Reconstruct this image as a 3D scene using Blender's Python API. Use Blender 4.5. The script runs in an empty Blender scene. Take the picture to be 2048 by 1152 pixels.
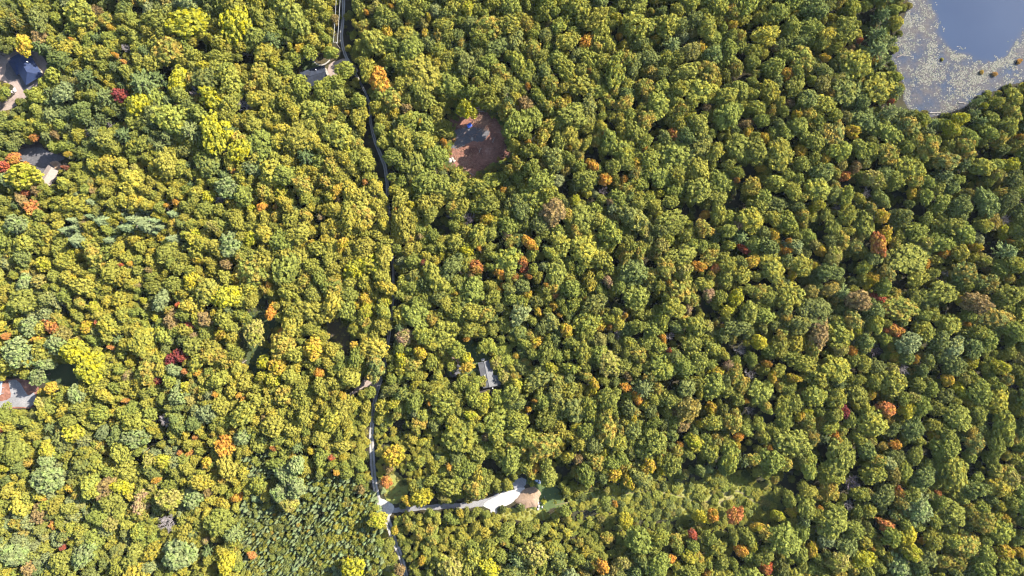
import bpy, bmesh, math, random
import numpy as np
from mathutils import Vector

S = bpy.context.scene
COL = S.collection
RNG = np.random.default_rng(7)
random.seed(7)

# ------------------------------------------------------------------ camera, sky, sun, exposure
GSD, H = 0.30, 410.0                       # metres per photo pixel on the ground, flying height
cam = bpy.data.cameras.new('camera')
cam.lens, cam.sensor_width = 18.0 * H / (1024 * GSD), 36.0
cam.clip_start, cam.clip_end = 1.0, 6000.0
cam_ob = bpy.data.objects.new('camera', cam)
cam_ob.location = (0, 0, H)
COL.objects.link(cam_ob)
S.camera = cam_ob

SUN_EL, SUN_AZ = math.radians(35), (0.87, 0.50)      # elevation, ground direction towards the sun
world = bpy.data.worlds.new('World')
S.world = world
world.use_nodes = True
wn = world.node_tree
sky = wn.nodes.new('ShaderNodeTexSky')
sky.sky_type = 'NISHITA'
sky.sun_disc = False
sky.sun_elevation = SUN_EL
sky.sun_rotation = math.atan2(SUN_AZ[0], SUN_AZ[1])
wn.links.new(sky.outputs['Color'], wn.nodes['Background'].inputs['Color'])
wn.nodes['Background'].inputs['Strength'].default_value = 0.13
sun = bpy.data.lights.new('sun', 'SUN')
sun.energy, sun.angle, sun.color = 5.0, math.radians(0.5), (1.0, 0.95, 0.85)
sun_ob = bpy.data.objects.new('sun', sun)
d = Vector((SUN_AZ[0] * math.cos(SUN_EL), SUN_AZ[1] * math.cos(SUN_EL), math.sin(SUN_EL)))
sun_ob.rotation_euler = d.to_track_quat('Z', 'Y').to_euler()
sun_ob.location = d * 900
COL.objects.link(sun_ob)
S.view_settings.view_transform = 'Standard'
S.view_settings.look = 'None'
S.view_settings.gamma = 1.0
S.view_settings.exposure = 2.36
S.view_settings.use_curve_mapping = False
S.render.engine = 'CYCLES'
S.cycles.use_denoising = True
S.cycles.filter_width = 1.2
S.cycles.max_bounces = 5
S.cycles.diffuse_bounces = 3
S.cycles.transmission_bounces = 3
S.cycles.caustics_reflective = False
S.cycles.caustics_refractive = False


# ------------------------------------------------------------------ helpers
def W(u, v, z=0.0):
    """photo pixel -> the point of that pixel's sight line that lies z metres above the ground"""
    k = GSD * (1 - z / H)
    return ((u - 1024) * k, (576 - v) * k, z)


def mesh_obj(name, verts, faces, mat=None, parent=None, smooth=False, loc=None):
    me = bpy.data.meshes.new(name)
    me.from_pydata([tuple(map(float, p)) for p in verts], [], [tuple(map(int, f)) for f in faces])
    if smooth:
        me.polygons.foreach_set('use_smooth', [True] * len(me.polygons))
    me.update()
    if mat:
        me.materials.append(mat)
    o = bpy.data.objects.new(name, me)
    COL.objects.link(o)
    if parent:
        o.parent = parent
    if loc is not None:
        o.location = loc
    return o


def thing(name, label, cat, loc=(0, 0, 0), rz=0.0, group=None):
    o = bpy.data.objects.new(name, None)
    o.empty_display_size = 0.5
    COL.objects.link(o)
    o.location = loc
    o.rotation_euler = (0, 0, rz)
    o['label'], o['category'] = label, cat
    if group:
        o['group'] = group
    return o


def tag(o, label, cat, group=None):
    o['label'], o['category'] = label, cat
    if group:
        o['group'] = group
    return o


class MB:
    """collects simple shapes into one mesh"""
    def __init__(self):
        self.v, self.f = [], []

    def add(self, v, f):
        n = len(self.v)
        self.v += [tuple(p) for p in v]
        self.f += [tuple(i + n for i in q) for q in f]

    def box(self, x0, x1, y0, y1, z0, z1):
        v = [(x, y, z) for z in (z0, z1) for x, y in ((x0, y0), (x1, y0), (x1, y1), (x0, y1))]
        self.add(v, [(3, 2, 1, 0), (4, 5, 6, 7), (0, 1, 5, 4), (1, 2, 6, 5), (2, 3, 7, 6), (3, 0, 4, 7)])

    def tube(self, p, q, r0, r1, n=6, cap=True):
        p, q = Vector(p), Vector(q)
        d = (q - p).normalized()
        a = d.cross(Vector((0, 0, 1)) if abs(d.z) < 0.9 else Vector((1, 0, 0))).normalized()
        b = d.cross(a)
        v = []
        for c, r in ((p, r0), (q, r1)):
            for i in range(n):
                t = 2 * math.pi * i / n
                v.append(c + a * (r * math.cos(t)) + b * (r * math.sin(t)))
        f = [(i, (i + 1) % n, n + (i + 1) % n, n + i) for i in range(n)]
        if cap:
            f += [tuple(range(n - 1, -1, -1)), tuple(range(n, 2 * n))]
        self.add(v, f)

    def build(self, name, mat, parent=None, smooth=False, loc=None):
        return mesh_obj(name, self.v, self.f, mat, parent, smooth, loc)


def node_mat(name, rough=0.9, spec=0.2):
    m = bpy.data.materials.new(name)
    m.use_nodes = True
    nt = m.node_tree
    b = nt.nodes['Principled BSDF']
    b.inputs['Roughness'].default_value = rough
    b.inputs['Specular IOR Level'].default_value = spec
    return m, nt, b


def noise(nt, scale, detail=4, rough=0.6, vec=None):
    n = nt.nodes.new('ShaderNodeTexNoise')
    n.inputs['Scale'].default_value = scale
    n.inputs['Detail'].default_value = detail
    n.inputs['Roughness'].default_value = rough
    if vec is None:
        g = nt.nodes.get('geo') or nt.nodes.new('ShaderNodeNewGeometry')
        g.name = 'geo'
        vec = g.outputs['Position']
    nt.links.new(vec, n.inputs['Vector'])
    return n.outputs['Fac']


def ramp(nt, fac, stops):
    r = nt.nodes.new('ShaderNodeValToRGB')
    e = r.color_ramp.elements
    while len(e) < len(stops):
        e.new(0.5)
    for el, (p, c) in zip(e, stops):
        el.position = p
        el.color = (*c, 1) if len(c) == 3 else c
    nt.links.new(fac, r.inputs['Fac'])
    return r.outputs['Color']


def mixc(nt, fac, a, b, mode='MIX'):
    m = nt.nodes.new('ShaderNodeMix')
    m.data_type, m.blend_type = 'RGBA', mode
    for sock, val in ((m.inputs['Factor'], fac), (m.inputs['A'], a), (m.inputs['B'], b)):
        if hasattr(val, 'is_output'):
            nt.links.new(val, sock)
        elif isinstance(val, tuple):
            sock.default_value = (*val, 1)
        else:
            sock.default_value = val
    return m.outputs['Result']


def bump(nt, b, h, strength=0.5, dist=0.3):
    n = nt.nodes.new('ShaderNodeBump')
    n.inputs['Strength'].default_value = strength
    n.inputs['Distance'].default_value = dist
    nt.links.new(h, n.inputs['Height'])
    nt.links.new(n.outputs['Normal'], b.inputs['Normal'])


def ground_mat(name, stops_big, fine=0.35, s_big=0.09, s_fine=1.1, rough=0.95, relief=0.25):
    """large patches from a colour ramp, broken up by finer grain"""
    m, nt, b = node_mat(name, rough, 0.1)
    c = ramp(nt, noise(nt, s_big, 6, 0.62), stops_big)
    f = noise(nt, s_fine, 3, 0.7)
    c = mixc(nt, fine, c, ramp(nt, f, [(0.25, (0.25,) * 3), (0.5, (0.5,) * 3), (0.75, (0.85,) * 3)]), 'OVERLAY')
    nt.links.new(c, b.inputs['Base Color'])
    bump(nt, b, f, 0.6, relief)
    return m


def plain(name, col, rough=0.8, var=0.25, scale=1.5, spec=0.3, metal=0.0):
    m, nt, b = node_mat(name, rough, spec)
    b.inputs['Metallic'].default_value = metal
    lo, hi = tuple(c * (1 - var) for c in col), tuple(min(1, c * (1 + var)) for c in col)
    nt.links.new(ramp(nt, noise(nt, scale, 5, 0.65), [(0.3, lo), (0.7, hi)]), b.inputs['Base Color'])
    return m


def leaf_mat(name, transl=0.32):
    m = bpy.data.materials.new(name)
    m.use_nodes = True
    nt = m.node_tree
    nt.nodes.remove(nt.nodes['Principled BSDF'])
    out = nt.nodes['Material Output']
    at = []
    for nm in ('tint', 'blush'):
        a = nt.nodes.new('ShaderNodeAttribute')
        a.attribute_type, a.attribute_name = 'INSTANCER', nm
        at.append(a.outputs['Color'])
    f1 = ramp(nt, noise(nt, 0.26, 3, 0.55), [(0.44, (0,) * 3), (0.64, (1,) * 3)])
    c = mixc(nt, f1, at[0], at[1])
    f2 = ramp(nt, noise(nt, 0.9, 3, 0.7), [(0.3, (0.62, 0.66, 0.7)), (0.7, (1.3, 1.27, 1.2))])
    c = mixc(nt, 1.0, c, f2, 'MULTIPLY')
    di, tr = nt.nodes.new('ShaderNodeBsdfDiffuse'), nt.nodes.new('ShaderNodeBsdfTranslucent')
    mx = nt.nodes.new('ShaderNodeMixShader')
    mx.inputs[0].default_value = transl
    nt.links.new(c, di.inputs['Color'])
    nt.links.new(c, tr.inputs['Color'])
    nt.links.new(di.outputs[0], mx.inputs[1])
    nt.links.new(tr.outputs[0], mx.inputs[2])
    nt.links.new(mx.outputs[0], out.inputs['Surface'])
    return m


def in_poly(px, py, poly):
    px, py = np.asarray(px, float), np.asarray(py, float)
    c = np.zeros(px.shape, bool)
    n = len(poly)
    for i in range(n):
        (x0, y0), (x1, y1) = poly[i], poly[(i + 1) % n]
        if y0 == y1:
            continue
        hit = ((y0 > py) != (y1 > py)) & (px < (x1 - x0) * (py - y0) / (y1 - y0) + x0)
        c ^= hit
    return c


def d_line(px, py, pts, closed=False):
    px, py = np.asarray(px, float), np.asarray(py, float)
    best = np.full(px.shape, 1e9)
    m = len(pts) if closed else len(pts) - 1
    for i in range(m):
        (x0, y0), (x1, y1) = pts[i], pts[(i + 1) % len(pts)]
        dx, dy = x1 - x0, y1 - y0
        L = dx * dx + dy * dy + 1e-9
        t = np.clip(((px - x0) * dx + (py - y0) * dy) / L, 0, 1)
        best = np.minimum(best, np.hypot(px - x0 - t * dx, py - y0 - t * dy))
    return best


def d_poly(px, py, poly):
    d = d_line(px, py, poly, True)
    return np.where(in_poly(px, py, poly), -d, d)


def spline(pts, k=6, closed=False):
    n = len(pts)
    out = []
    for i in range(n if closed else n - 1):
        def P(j):
            return np.array(pts[j % n] if closed else pts[min(max(j, 0), n - 1)], float)
        p0, p1, p2, p3 = P(i - 1), P(i), P(i + 1), P(i + 2)
        for s in range(k):
            t = s / k
            out.append(tuple(0.5 * (2 * p1 + (p2 - p0) * t + (2 * p0 - 5 * p1 + 4 * p2 - p3) * t * t + (3 * p1 - p0 - 3 * p2 + p3) * t ** 3)))
    if not closed:
        out.append(tuple(map(float, pts[-1])))
    return out


def sheet(name, poly, z, mat, jag=1.2, smooth=4):
    """a piece of the ground drawn as an outline in photo pixels, with a ragged edge"""
    p = spline(poly, smooth, True)
    rr = random.Random(name)
    v = [W(x + rr.uniform(-jag, jag), y + rr.uniform(-jag, jag)) for x, y in p]
    bm = bmesh.new()
    vs = [bm.verts.new((a, b, z)) for a, b, _ in v]
    f = bm.faces.new(vs)
    bmesh.ops.triangulate(bm, faces=[f])
    bm.normal_update()
    if sum(q.normal.z for q in bm.faces) < 0:
        bmesh.ops.reverse_faces(bm, faces=bm.faces[:])
    me = bpy.data.meshes.new(name)
    bm.to_mesh(me)
    bm.free()
    me.materials.append(mat)
    o = bpy.data.objects.new(name, me)
    COL.objects.link(o)
    o['kind'] = 'structure'
    return o


def ribbon(name, line, widths, z, mat, jag=0.25, off=0.0):
    p = spline(line, 6)
    rr = random.Random(name)
    n = len(p)
    ws = np.interp(np.linspace(0, 1, n), np.linspace(0, 1, len(widths)), widths)
    v, f = [], []
    for i, (x, y) in enumerate(p):
        a, b = p[max(i - 1, 0)], p[min(i + 1, n - 1)]
        tx, ty = b[0] - a[0], b[1] - a[1]
        L = math.hypot(tx, ty) or 1
        nx, ny = -ty / L, tx / L
        h = ws[i] / 2
        for s in (-1, 1):
            k = off + s * h + rr.uniform(-jag, jag)
            q = W(x + nx * k, y + ny * k)
            v.append((q[0], q[1], z))
    f = [(2 * i, 2 * i + 2, 2 * i + 3, 2 * i + 1) for i in range(n - 1)]
    o = mesh_obj(name, v, f, mat)
    o.data.update()
    if o.data.polygons[0].normal.z < 0:
        o.data.flip_normals()
    o['kind'] = 'structure'
    return o


# ------------------------------------------------------------------ materials
M_floor = ground_mat('forest_floor', [(0.3, (0.0120, 0.0132, 0.0072)), (0.5, (0.0270, 0.0216, 0.0120)), (0.68, (0.0210, 0.0270, 0.0108))], 0.5)
M_shadegrass = ground_mat('shade_tinted_grass', [(0.3, (0.0180, 0.0300, 0.0108)), (0.55, (0.0330, 0.0420, 0.0156)), (0.72, (0.0450, 0.0372, 0.0180))], 0.5, 0.07)  # dark grass with the shade of the glades put into its colour
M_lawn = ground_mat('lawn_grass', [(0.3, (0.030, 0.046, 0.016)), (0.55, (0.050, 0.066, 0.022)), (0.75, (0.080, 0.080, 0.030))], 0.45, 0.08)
M_meadow = ground_mat('meadow_grass', [(0.3, (0.085, 0.098, 0.020)), (0.5, (0.125, 0.125, 0.028)), (0.7, (0.155, 0.13, 0.05))], 0.5, 0.06)
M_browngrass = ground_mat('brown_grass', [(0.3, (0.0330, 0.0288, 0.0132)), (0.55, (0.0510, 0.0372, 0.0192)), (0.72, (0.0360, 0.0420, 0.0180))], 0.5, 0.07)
M_dirt = ground_mat('red_brown_dirt', [(0.25, (0.034, 0.018, 0.014)), (0.42, (0.10, 0.044, 0.030)), (0.58, (0.15, 0.070, 0.048)), (0.72, (0.20, 0.115, 0.085))], 0.65, 0.10, 0.7, 0.95, 0.5)
M_sand = ground_mat('tan_earth', [(0.3, (0.115, 0.075, 0.045)), (0.48, (0.165, 0.11, 0.072)), (0.75, (0.20, 0.14, 0.10))], 0.45, 0.16, 1.1, 0.95, 0.4)
M_trail = ground_mat('trail_earth', [(0.3, (0.075, 0.070, 0.026)), (0.6, (0.12, 0.095, 0.045))], 0.4, 0.2, 1.2)
M_white = ground_mat('white_gravel', [(0.3, (0.19, 0.17, 0.15)), (0.6, (0.27, 0.25, 0.225))], 0.45, 0.14, 1.2)
M_gravel = ground_mat('grey_gravel', [(0.3, (0.1000, 0.0950, 0.0950)), (0.55, (0.1400, 0.1350, 0.1350)), (0.75, (0.1800, 0.1650, 0.1550))], 0.4, 0.1, 1.3)
M_lane = ground_mat('lane_gravel', [(0.3, (0.14, 0.13, 0.12)), (0.6, (0.21, 0.195, 0.18))], 0.4, 0.1, 1.2)
M_verge = ground_mat('lane_middle_strip', [(0.3, (0.06, 0.058, 0.04)), (0.6, (0.12, 0.11, 0.085))], 0.4, 0.3, 1.4)
M_asphalt = ground_mat('worn_asphalt', [(0.3, (0.0450, 0.0428, 0.0450)), (0.6, (0.0720, 0.0675, 0.0698))], 0.45, 0.12, 1.0)
M_pink = ground_mat('pinkish_gravel', [(0.3, (0.1350, 0.0990, 0.0810)), (0.6, (0.1890, 0.1485, 0.1260))], 0.3, 0.12, 1.2)
M_darksoil = ground_mat('dark_soil', [(0.3, (0.0250, 0.0200, 0.0175)), (0.6, (0.0500, 0.0400, 0.0350))], 0.5, 0.2, 1.2)
M_concrete = plain('pale_concrete', (0.1800, 0.1640, 0.1440), 0.9, 0.15)
M_bark = plain('bark', (0.13, 0.10, 0.08), 0.95, 0.35, 2.0)
M_deadbark = plain('dead_bark', (0.1800, 0.1550, 0.1450), 0.95, 0.3, 1.0)
M_purplebark = plain('purple_grey_bark', (0.1020, 0.0780, 0.0840), 0.95, 0.3, 1.0)
M_log = plain('weathered_log', (0.1900, 0.1650, 0.1400), 0.95, 0.3, 2.0)
M_navy = plain('navy_shingles', (0.006, 0.013, 0.040), 0.75, 0.35, 0.9)
M_greyroof = plain('grey_weathered_shingles', (0.075, 0.073, 0.074), 0.9, 0.35, 0.55)
M_charcoal = plain('charcoal_shingles', (0.012, 0.015, 0.024), 0.85, 0.5, 0.5)
M_tanroof = plain('tan_shingles', (0.1800, 0.1440, 0.1200), 0.9, 0.15, 1.2)
M_wall = plain('house_siding', (0.1750, 0.1500, 0.1250), 0.8, 0.12)
M_trim = plain('white_trim', (0.3500, 0.3500, 0.3400), 0.6, 0.05)
M_glass = plain('window_glass', (0.03, 0.04, 0.05), 0.1, 0.1, 1.0, 0.5)
M_dark = plain('black_rubber', (0.02, 0.02, 0.02), 0.7, 0.2)
M_blue = plain('blue_tarp', (0.0105, 0.0490, 0.2940), 0.45, 0.25, 3.0, 0.4)
M_stone = plain('pale_boulder', (0.2600, 0.2300, 0.2050), 0.9, 0.2, 1.5)
M_tank = plain('white_tank_paint', (0.3375, 0.3375, 0.3285), 0.35, 0.05)
M_carpaint = plain('pale_silver_blue_paint', (0.2000, 0.2240, 0.2720), 0.3, 0.06, 1.0, 0.5)
M_paleblue = plain('pale_blue_metal', (0.2100, 0.2750, 0.3400), 0.45, 0.15, 1.0, 0.4)
M_wire = plain('bright_cable', (0.2400, 0.2400, 0.2320), 0.35, 0.1, 1.0, 0.5)
M_brush = plain('cut_brush', (0.20, 0.115, 0.075), 0.95, 0.5, 0.8)
M_leaf = leaf_mat('leaves')
M_needle = leaf_mat('needles', 0.12)

# ------------------------------------------------------------------ ground
gv = [(-2500, -2500, 0), (2500, -2500, 0), (2500, 2500, 0), (-2500, 2500, 0)]
mesh_obj('ground', gv, [(0, 1, 2, 3)], M_floor)['kind'] = 'structure'

LANE = [(684, -60), (687, 0), (686, 40), (683, 75), (690, 108), (704, 135), (724, 172), (738, 205), (742, 250), (751, 285), (762, 312), (770, 335),
        (774, 365), (775, 392), (778, 420), (781, 450), (784, 500), (786, 540), (787, 580), (784, 620), (780, 655), (775, 690), (771, 715), (767, 745),
        (758, 770), (750, 800), (745, 835), (743, 870), (744, 900), (746, 935), (750, 970), (757, 1000), (768, 1022), (778, 1050), (790, 1085), (802, 1115), (814, 1160), (826, 1210)]
BRANCH = [(766, 1020), (790, 1020), (820, 1017), (860, 1014), (900, 1012), (940, 1010), (972, 1004), (1000, 992)]
TRAIL = [(1110, 1010), (1160, 1000), (1215, 992), (1262, 986), (1290, 984), (1325, 985), (1355, 990), (1380, 1000), (1410, 1003), (1440, 1004), (1458, 996), (1468, 984), (1482, 985), (1500, 998), (1518, 1010)]
P_CLEAR = [(902, 231), (920, 226), (947, 209), (979, 220), (1003, 241), (1010, 262), (1018, 282), (1028, 309), (1005, 326), (990, 333), (976, 343), (957, 354), (942, 362), (928, 345), (905, 340), (886, 322), (890, 308), (899, 296), (893, 284), (904, 268)]
P_CLEARGREY = [(903, 268), (918, 258), (938, 254), (960, 256), (978, 262), (972, 278), (958, 284), (945, 282), (928, 290), (912, 297), (900, 293)]
P_HOUSEA = [(-20, 112), (8, 104), (30, 100), (48, 98), (64, 100), (80, 108), (96, 128), (92, 142), (84, 158), (74, 174), (58, 190), (46, 200), (28, 214), (8, 222), (-20, 222), (-20, 205), (10, 202), (22, 196), (32, 182), (26, 172), (14, 166), (0, 160), (-20, 160)]
P_ASPA = [(14, 126), (34, 122), (42, 140), (52, 150), (66, 168), (54, 184), (43, 172), (38, 158), (22, 162), (10, 152), (12, 138)]
P_HOUSEB = [(588, 118), (604, 108), (622, 112), (640, 106), (655, 110), (664, 114), (680, 124), (684, 140), (676, 152), (660, 160), (640, 166), (622, 178), (606, 172), (592, 160), (590, 140)]
P_YARDB = [(606, 121), (618, 117), (630, 124), (645, 132), (634, 142), (612, 148), (604, 134)]
P_DRIVEB = [(655, 140), (660, 128), (672, 122), (690, 118), (706, 128), (716, 142), (700, 146), (684, 140), (676, 152), (660, 160)]
P_YARDC = [(28, 297), (42, 290), (60, 286), (78, 281), (84, 292), (98, 303), (116, 306), (132, 313), (124, 322), (120, 334), (114, 356), (104, 372), (90, 372), (84, 358), (78, 348), (61, 332), (39, 320), (28, 308)]
P_ASPC = [(36, 303), (60, 296), (82, 296), (100, 304), (128, 314), (120, 322), (100, 326), (110, 335), (94, 350), (80, 344), (66, 330), (44, 318)]
P_SANDC = [(100, 325), (112, 322), (124, 330), (118, 342), (108, 334)]
P_GLADE = [(527, 592), (516, 608), (502, 619), (487, 642), (479, 667), (484, 705), (499, 736), (508, 750), (527, 741), (541, 734), (540, 713), (535, 689), (540, 668), (556, 646), (541, 636), (532, 622)]
P_GLADELIT = [(452, 668), (466, 652), (482, 650), (482, 690), (492, 722), (480, 728), (462, 712), (450, 700)]
P_GLADE2 = [(640, 642), (652, 634), (668, 632), (684, 636), (699, 661), (699, 689), (696, 716), (684, 699), (667, 678), (651, 661)]
P_YARDE = [(914, 684), (940, 676), (966, 700), (984, 716), (1004, 740), (1008, 770), (996, 792), (975, 796), (958, 790), (950, 770), (944, 748), (930, 752), (905, 754), (892, 745), (898, 728), (910, 712)]
P_SANDE = [(897, 726), (906, 715), (918, 712), (922, 722), (912, 734), (900, 734)]
P_ASPE = [(903, 738), (914, 730), (926, 735), (930, 750), (914, 755), (900, 750)]
P_SOILE = [(960, 774), (985, 774), (1000, 768), (1000, 786), (975, 796), (956, 790)]
P_DRIVEF = [(17, 764), (24, 760), (33, 760), (42, 769), (50, 782), (58, 790), (68, 786), (72, 800), (60, 814), (30, 813), (0, 818), (-20, 820), (-20, 808), (4, 802), (21, 795), (20, 778)]
P_YARDF = [(-20, 758), (16, 758), (40, 758), (64, 764), (78, 776), (76, 800), (60, 816), (28, 816), (-20, 824)]
P_GLADE3 = [(92, 738), (112, 727), (140, 727), (154, 738), (158, 768), (140, 774), (118, 770), (98, 774), (88, 760)]
P_PAD = [(967, 1012), (974, 1002), (990, 994), (1007, 983), (1025, 980), (1040, 975), (1050, 976), (1044, 986), (1034, 996), (1022, 1007), (1008, 1012), (997, 1016), (994, 1026), (984, 1027), (979, 1018)]
P_GREYPAD = [(1026, 974), (1027, 962), (1036, 956), (1050, 957), (1052, 968), (1044, 978), (1034, 980)]
P_MOUND = [(1043, 981), (1050, 977), (1058, 975), (1068, 973), (1076, 979), (1082, 987), (1078, 996), (1080, 1006), (1073, 1016), (1062, 1014), (1050, 1018), (1041, 1010), (1030, 1003), (1037, 991)]
P_SOUTH = [(988, 1018), (1040, 1016), (1086, 1020), (1100, 1036), (1060, 1042), (1004, 1036)]
P_LAWN = [(1050, 968), (1062, 958), (1085, 962), (1100, 968), (1124, 985), (1136, 1000), (1126, 1012), (1104, 1016), (1092, 1026), (1078, 1030), (1058, 1022), (1066, 1010), (1078, 985), (1062, 970)]
P_FORK = [(786, 940), (800, 950), (812, 960), (818, 975), (812, 992), (796, 1006), (782, 1008), (774, 1002), (768, 985), (764, 965), (772, 950)]
P_FORKPALE = [(757, 1000), (766, 998), (778, 1004), (788, 1012), (784, 1026), (772, 1040), (764, 1024)]
P_SIDE = [(764, 770), (748, 762), (733, 760), (722, 764), (712, 776), (700, 786), (688, 798), (692, 802), (706, 792), (718, 780), (732, 774), (750, 776)]
P_MEADOW = [(1130, 996), (1180, 985), (1240, 972), (1290, 966), (1340, 962), (1380, 968), (1420, 952), (1470, 950), (1520, 966), (1560, 1000), (1550, 1040), (1490, 1050), (1420, 1040), (1350, 1040), (1290, 1030), (1240, 1030), (1190, 1020), (1140, 1014)]
P_POND = [(1816, -60), (1817, 10), (1806, 40), (1795, 70), (1786, 95), (1782, 118), (1800, 150), (1808, 175), (1806, 200), (1815, 217), (1832, 229), (1862, 234), (1892, 229), (1930, 216), (1946, 201), (1966, 188), (2000, 180), (2022, 170), (2060, 160), (2180, 150), (2180, -60)]
P_OPEN = [(1860, -60), (1862, 0), (1864, 20), (1873, 30), (1877, 69), (1899, 98), (1908, 106), (1940, 110), (1951, 119), (1986, 125), (2014, 113), (2029, 87), (2044, 63), (2075, 50), (2180, 42), (2180, -60)]

sheet('dirt_clearing', P_CLEAR, 0.04, M_dirt, 2.0)
sheet('gravel_patch', P_CLEARGREY, 0.07, M_asphalt, 1.5)
sheet('house_yard', P_HOUSEA, 0.04, M_pink, 1.0)
sheet('asphalt_drive', P_ASPA, 0.07, M_asphalt, 0.6)
sheet('house_yard', P_HOUSEB, 0.04, M_browngrass, 1.0)
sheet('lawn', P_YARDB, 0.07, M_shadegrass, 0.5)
sheet('gravel_drive', P_DRIVEB, 0.07, M_pink, 0.8)
sheet('cabin_yard', P_YARDC, 0.04, M_darksoil, 1.2)
sheet('asphalt_yard', P_ASPC, 0.07, M_asphalt, 0.8)
sheet('sandy_patch', P_SANDC, 0.10, M_sand, 0.8)
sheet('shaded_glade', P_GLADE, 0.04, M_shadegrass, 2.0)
sheet('glade_edge', P_GLADELIT, 0.07, M_browngrass, 2.0)  # lighter sheet that stands for the sunlit left side of the glade
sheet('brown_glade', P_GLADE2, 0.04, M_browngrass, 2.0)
sheet('house_lawn', P_YARDE, 0.04, M_lawn, 1.5)
sheet('sandy_patch', P_SANDE, 0.07, M_sand, 1.0)
sheet('asphalt_pad', P_ASPE, 0.10, M_asphalt, 0.8)
sheet('bare_soil', P_SOILE, 0.07, M_darksoil, 1.0)
sheet('house_yard', P_YARDF, 0.04, M_dirt, 1.0)
sheet('gravel_yard', P_DRIVEF, 0.07, M_gravel, 0.8)
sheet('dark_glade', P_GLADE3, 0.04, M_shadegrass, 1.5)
sheet('brushy_edge', P_SOUTH, 0.055, M_meadow, 1.5)
sheet('lawn', P_LAWN, 0.04, M_lawn, 1.2)
sheet('roadside_grass', P_FORK, 0.04, M_meadow, 1.5)
sheet('meadow', P_MEADOW, 0.04, M_meadow, 2.0)
ribbon('trail', TRAIL, [1.5, 2, 2.2, 3, 3, 2.5, 3.5, 3], 0.07, M_trail, 0.9)
sheet('side_drive', P_SIDE, 0.07, M_pink, 0.8)
LANE_W = [6] * 6 + [4, 4, 5, 6, 7, 7, 6, 5] + [4.5] * 6 + [6, 7, 7, 7, 7, 7, 7.5, 9, 9.5, 10, 10, 11, 12, 13, 11, 9.5, 9, 8, 8, 8]
ribbon('lane', LANE, LANE_W[:len(LANE)], 0.10, M_lane, 0.4)
ribbon('lane_middle_strip', LANE, [x * 0.22 for x in LANE_W[:len(LANE)]], 0.13, M_verge, 0.4)
ribbon('lane_branch', BRANCH, [9, 11, 10, 11, 11, 13, 14], 0.16, M_gravel, 1.1)
sheet('lane_fork', P_FORKPALE, 0.19, M_white, 0.7)
sheet('gravel_pad', P_GREYPAD, 0.19, M_gravel, 0.9)
sheet('white_gravel_pad', P_PAD, 0.22, M_white, 0.9)

# ------------------------------------------------------------------ the air between the drone and the trees
hz = bpy.data.materials.new('haze')
hz.use_nodes = True
hz.node_tree.nodes.remove(hz.node_tree.nodes['Principled BSDF'])
pv_ = hz.node_tree.nodes.new('ShaderNodeVolumePrincipled')
pv_.inputs['Color'].default_value = (0.72, 0.86, 1.0, 1)
pv_.inputs['Density'].default_value = 0.000009
hz.node_tree.links.new(pv_.outputs[0], hz.node_tree.nodes['Material Output'].inputs['Volume'])
mb = MB()
mb.box(-2600, 2600, -2600, 2600, -1.0, H + 8)
mb.build('haze', hz)['kind'] = 'stuff'

# ------------------------------------------------------------------ pond
m, nt, b = node_mat('pond_water', 0.05, 0.3)
at = nt.nodes.new('ShaderNodeAttribute')
at.attribute_name = 'open_water'
sky_in_water = ramp(nt, noise(nt, 0.02, 3), [(0.3, (0.011, 0.020, 0.041)), (0.7, (0.015, 0.025, 0.047))])  # blue of the reflected sky, put into the water's base colour
c = ramp(nt, noise(nt, 0.075, 7, 0.68), [(0.36, (0.016, 0.024, 0.040)), (0.47, (0.027, 0.028, 0.034)), (0.58, (0.044, 0.038, 0.034)), (0.7, (0.058, 0.050, 0.034))])
c = mixc(nt, 0.6, c, ramp(nt, noise(nt, 0.8, 3, 0.7), [(0.3, (0.22,) * 3), (0.7, (0.8,) * 3)]), 'OVERLAY')
nt.links.new(mixc(nt, at.outputs['Fac'], c, sky_in_water), b.inputs['Base Color'])
gx, gy = np.arange(1770, 2140, 2.0), np.arange(-40, 246, 2.0)
GX, GY = np.meshgrid(gx, gy)
inside = d_poly(GX, GY, P_POND) < 1.0
do = d_poly(GX, GY, P_OPEN)
vid = -np.ones(GX.shape, int)
use = np.zeros(GX.shape, bool)
cell = inside[:-1, :-1] & inside[1:, 1:] & inside[1:, :-1] & inside[:-1, 1:]
for a_, b_ in ((0, 0), (0, 1), (1, 0), (1, 1)):
    use[a_:a_ + cell.shape[0], b_:b_ + cell.shape[1]] |= cell
vid[use] = np.arange(use.sum())
pts = [(*W(x, y)[:2], 0.05) for x, y in zip(GX[use], GY[use])]
fc = [(vid[i + 1, j], vid[i + 1, j + 1], vid[i, j + 1], vid[i, j]) for i, j in zip(*np.nonzero(cell))]
o = mesh_obj('pond_water', pts, fc, m)
o.data.attributes.new('open_water', 'FLOAT', 'POINT').data.foreach_set('value', np.clip((6 - do[use]) / 12, 0, 1).astype(np.float32))
o['kind'] = 'structure'

# lily pads: thousands of floating leaves, one object
pad_rng = np.random.default_rng(3)
N = 62000
pu, pv = pad_rng.uniform(1775, 2110, N), pad_rng.uniform(-30, 236, N)


def vnoise(x, y, scale, seed):
    """cheap smooth value noise"""
    r = np.random.default_rng(seed).random((64, 64))
    x, y = np.asarray(x) / scale + 17.3, np.asarray(y) / scale + 9.1
    i, j = np.floor(x).astype(int), np.floor(y).astype(int)
    fx, fy = x - i, y - j
    fx, fy = fx * fx * (3 - 2 * fx), fy * fy * (3 - 2 * fy)
    g = lambda a, b: r[a % 64, b % 64]
    return (g(i, j) * (1 - fx) + g(i + 1, j) * fx) * (1 - fy) + (g(i, j + 1) * (1 - fx) + g(i + 1, j + 1) * fx) * fy


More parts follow.
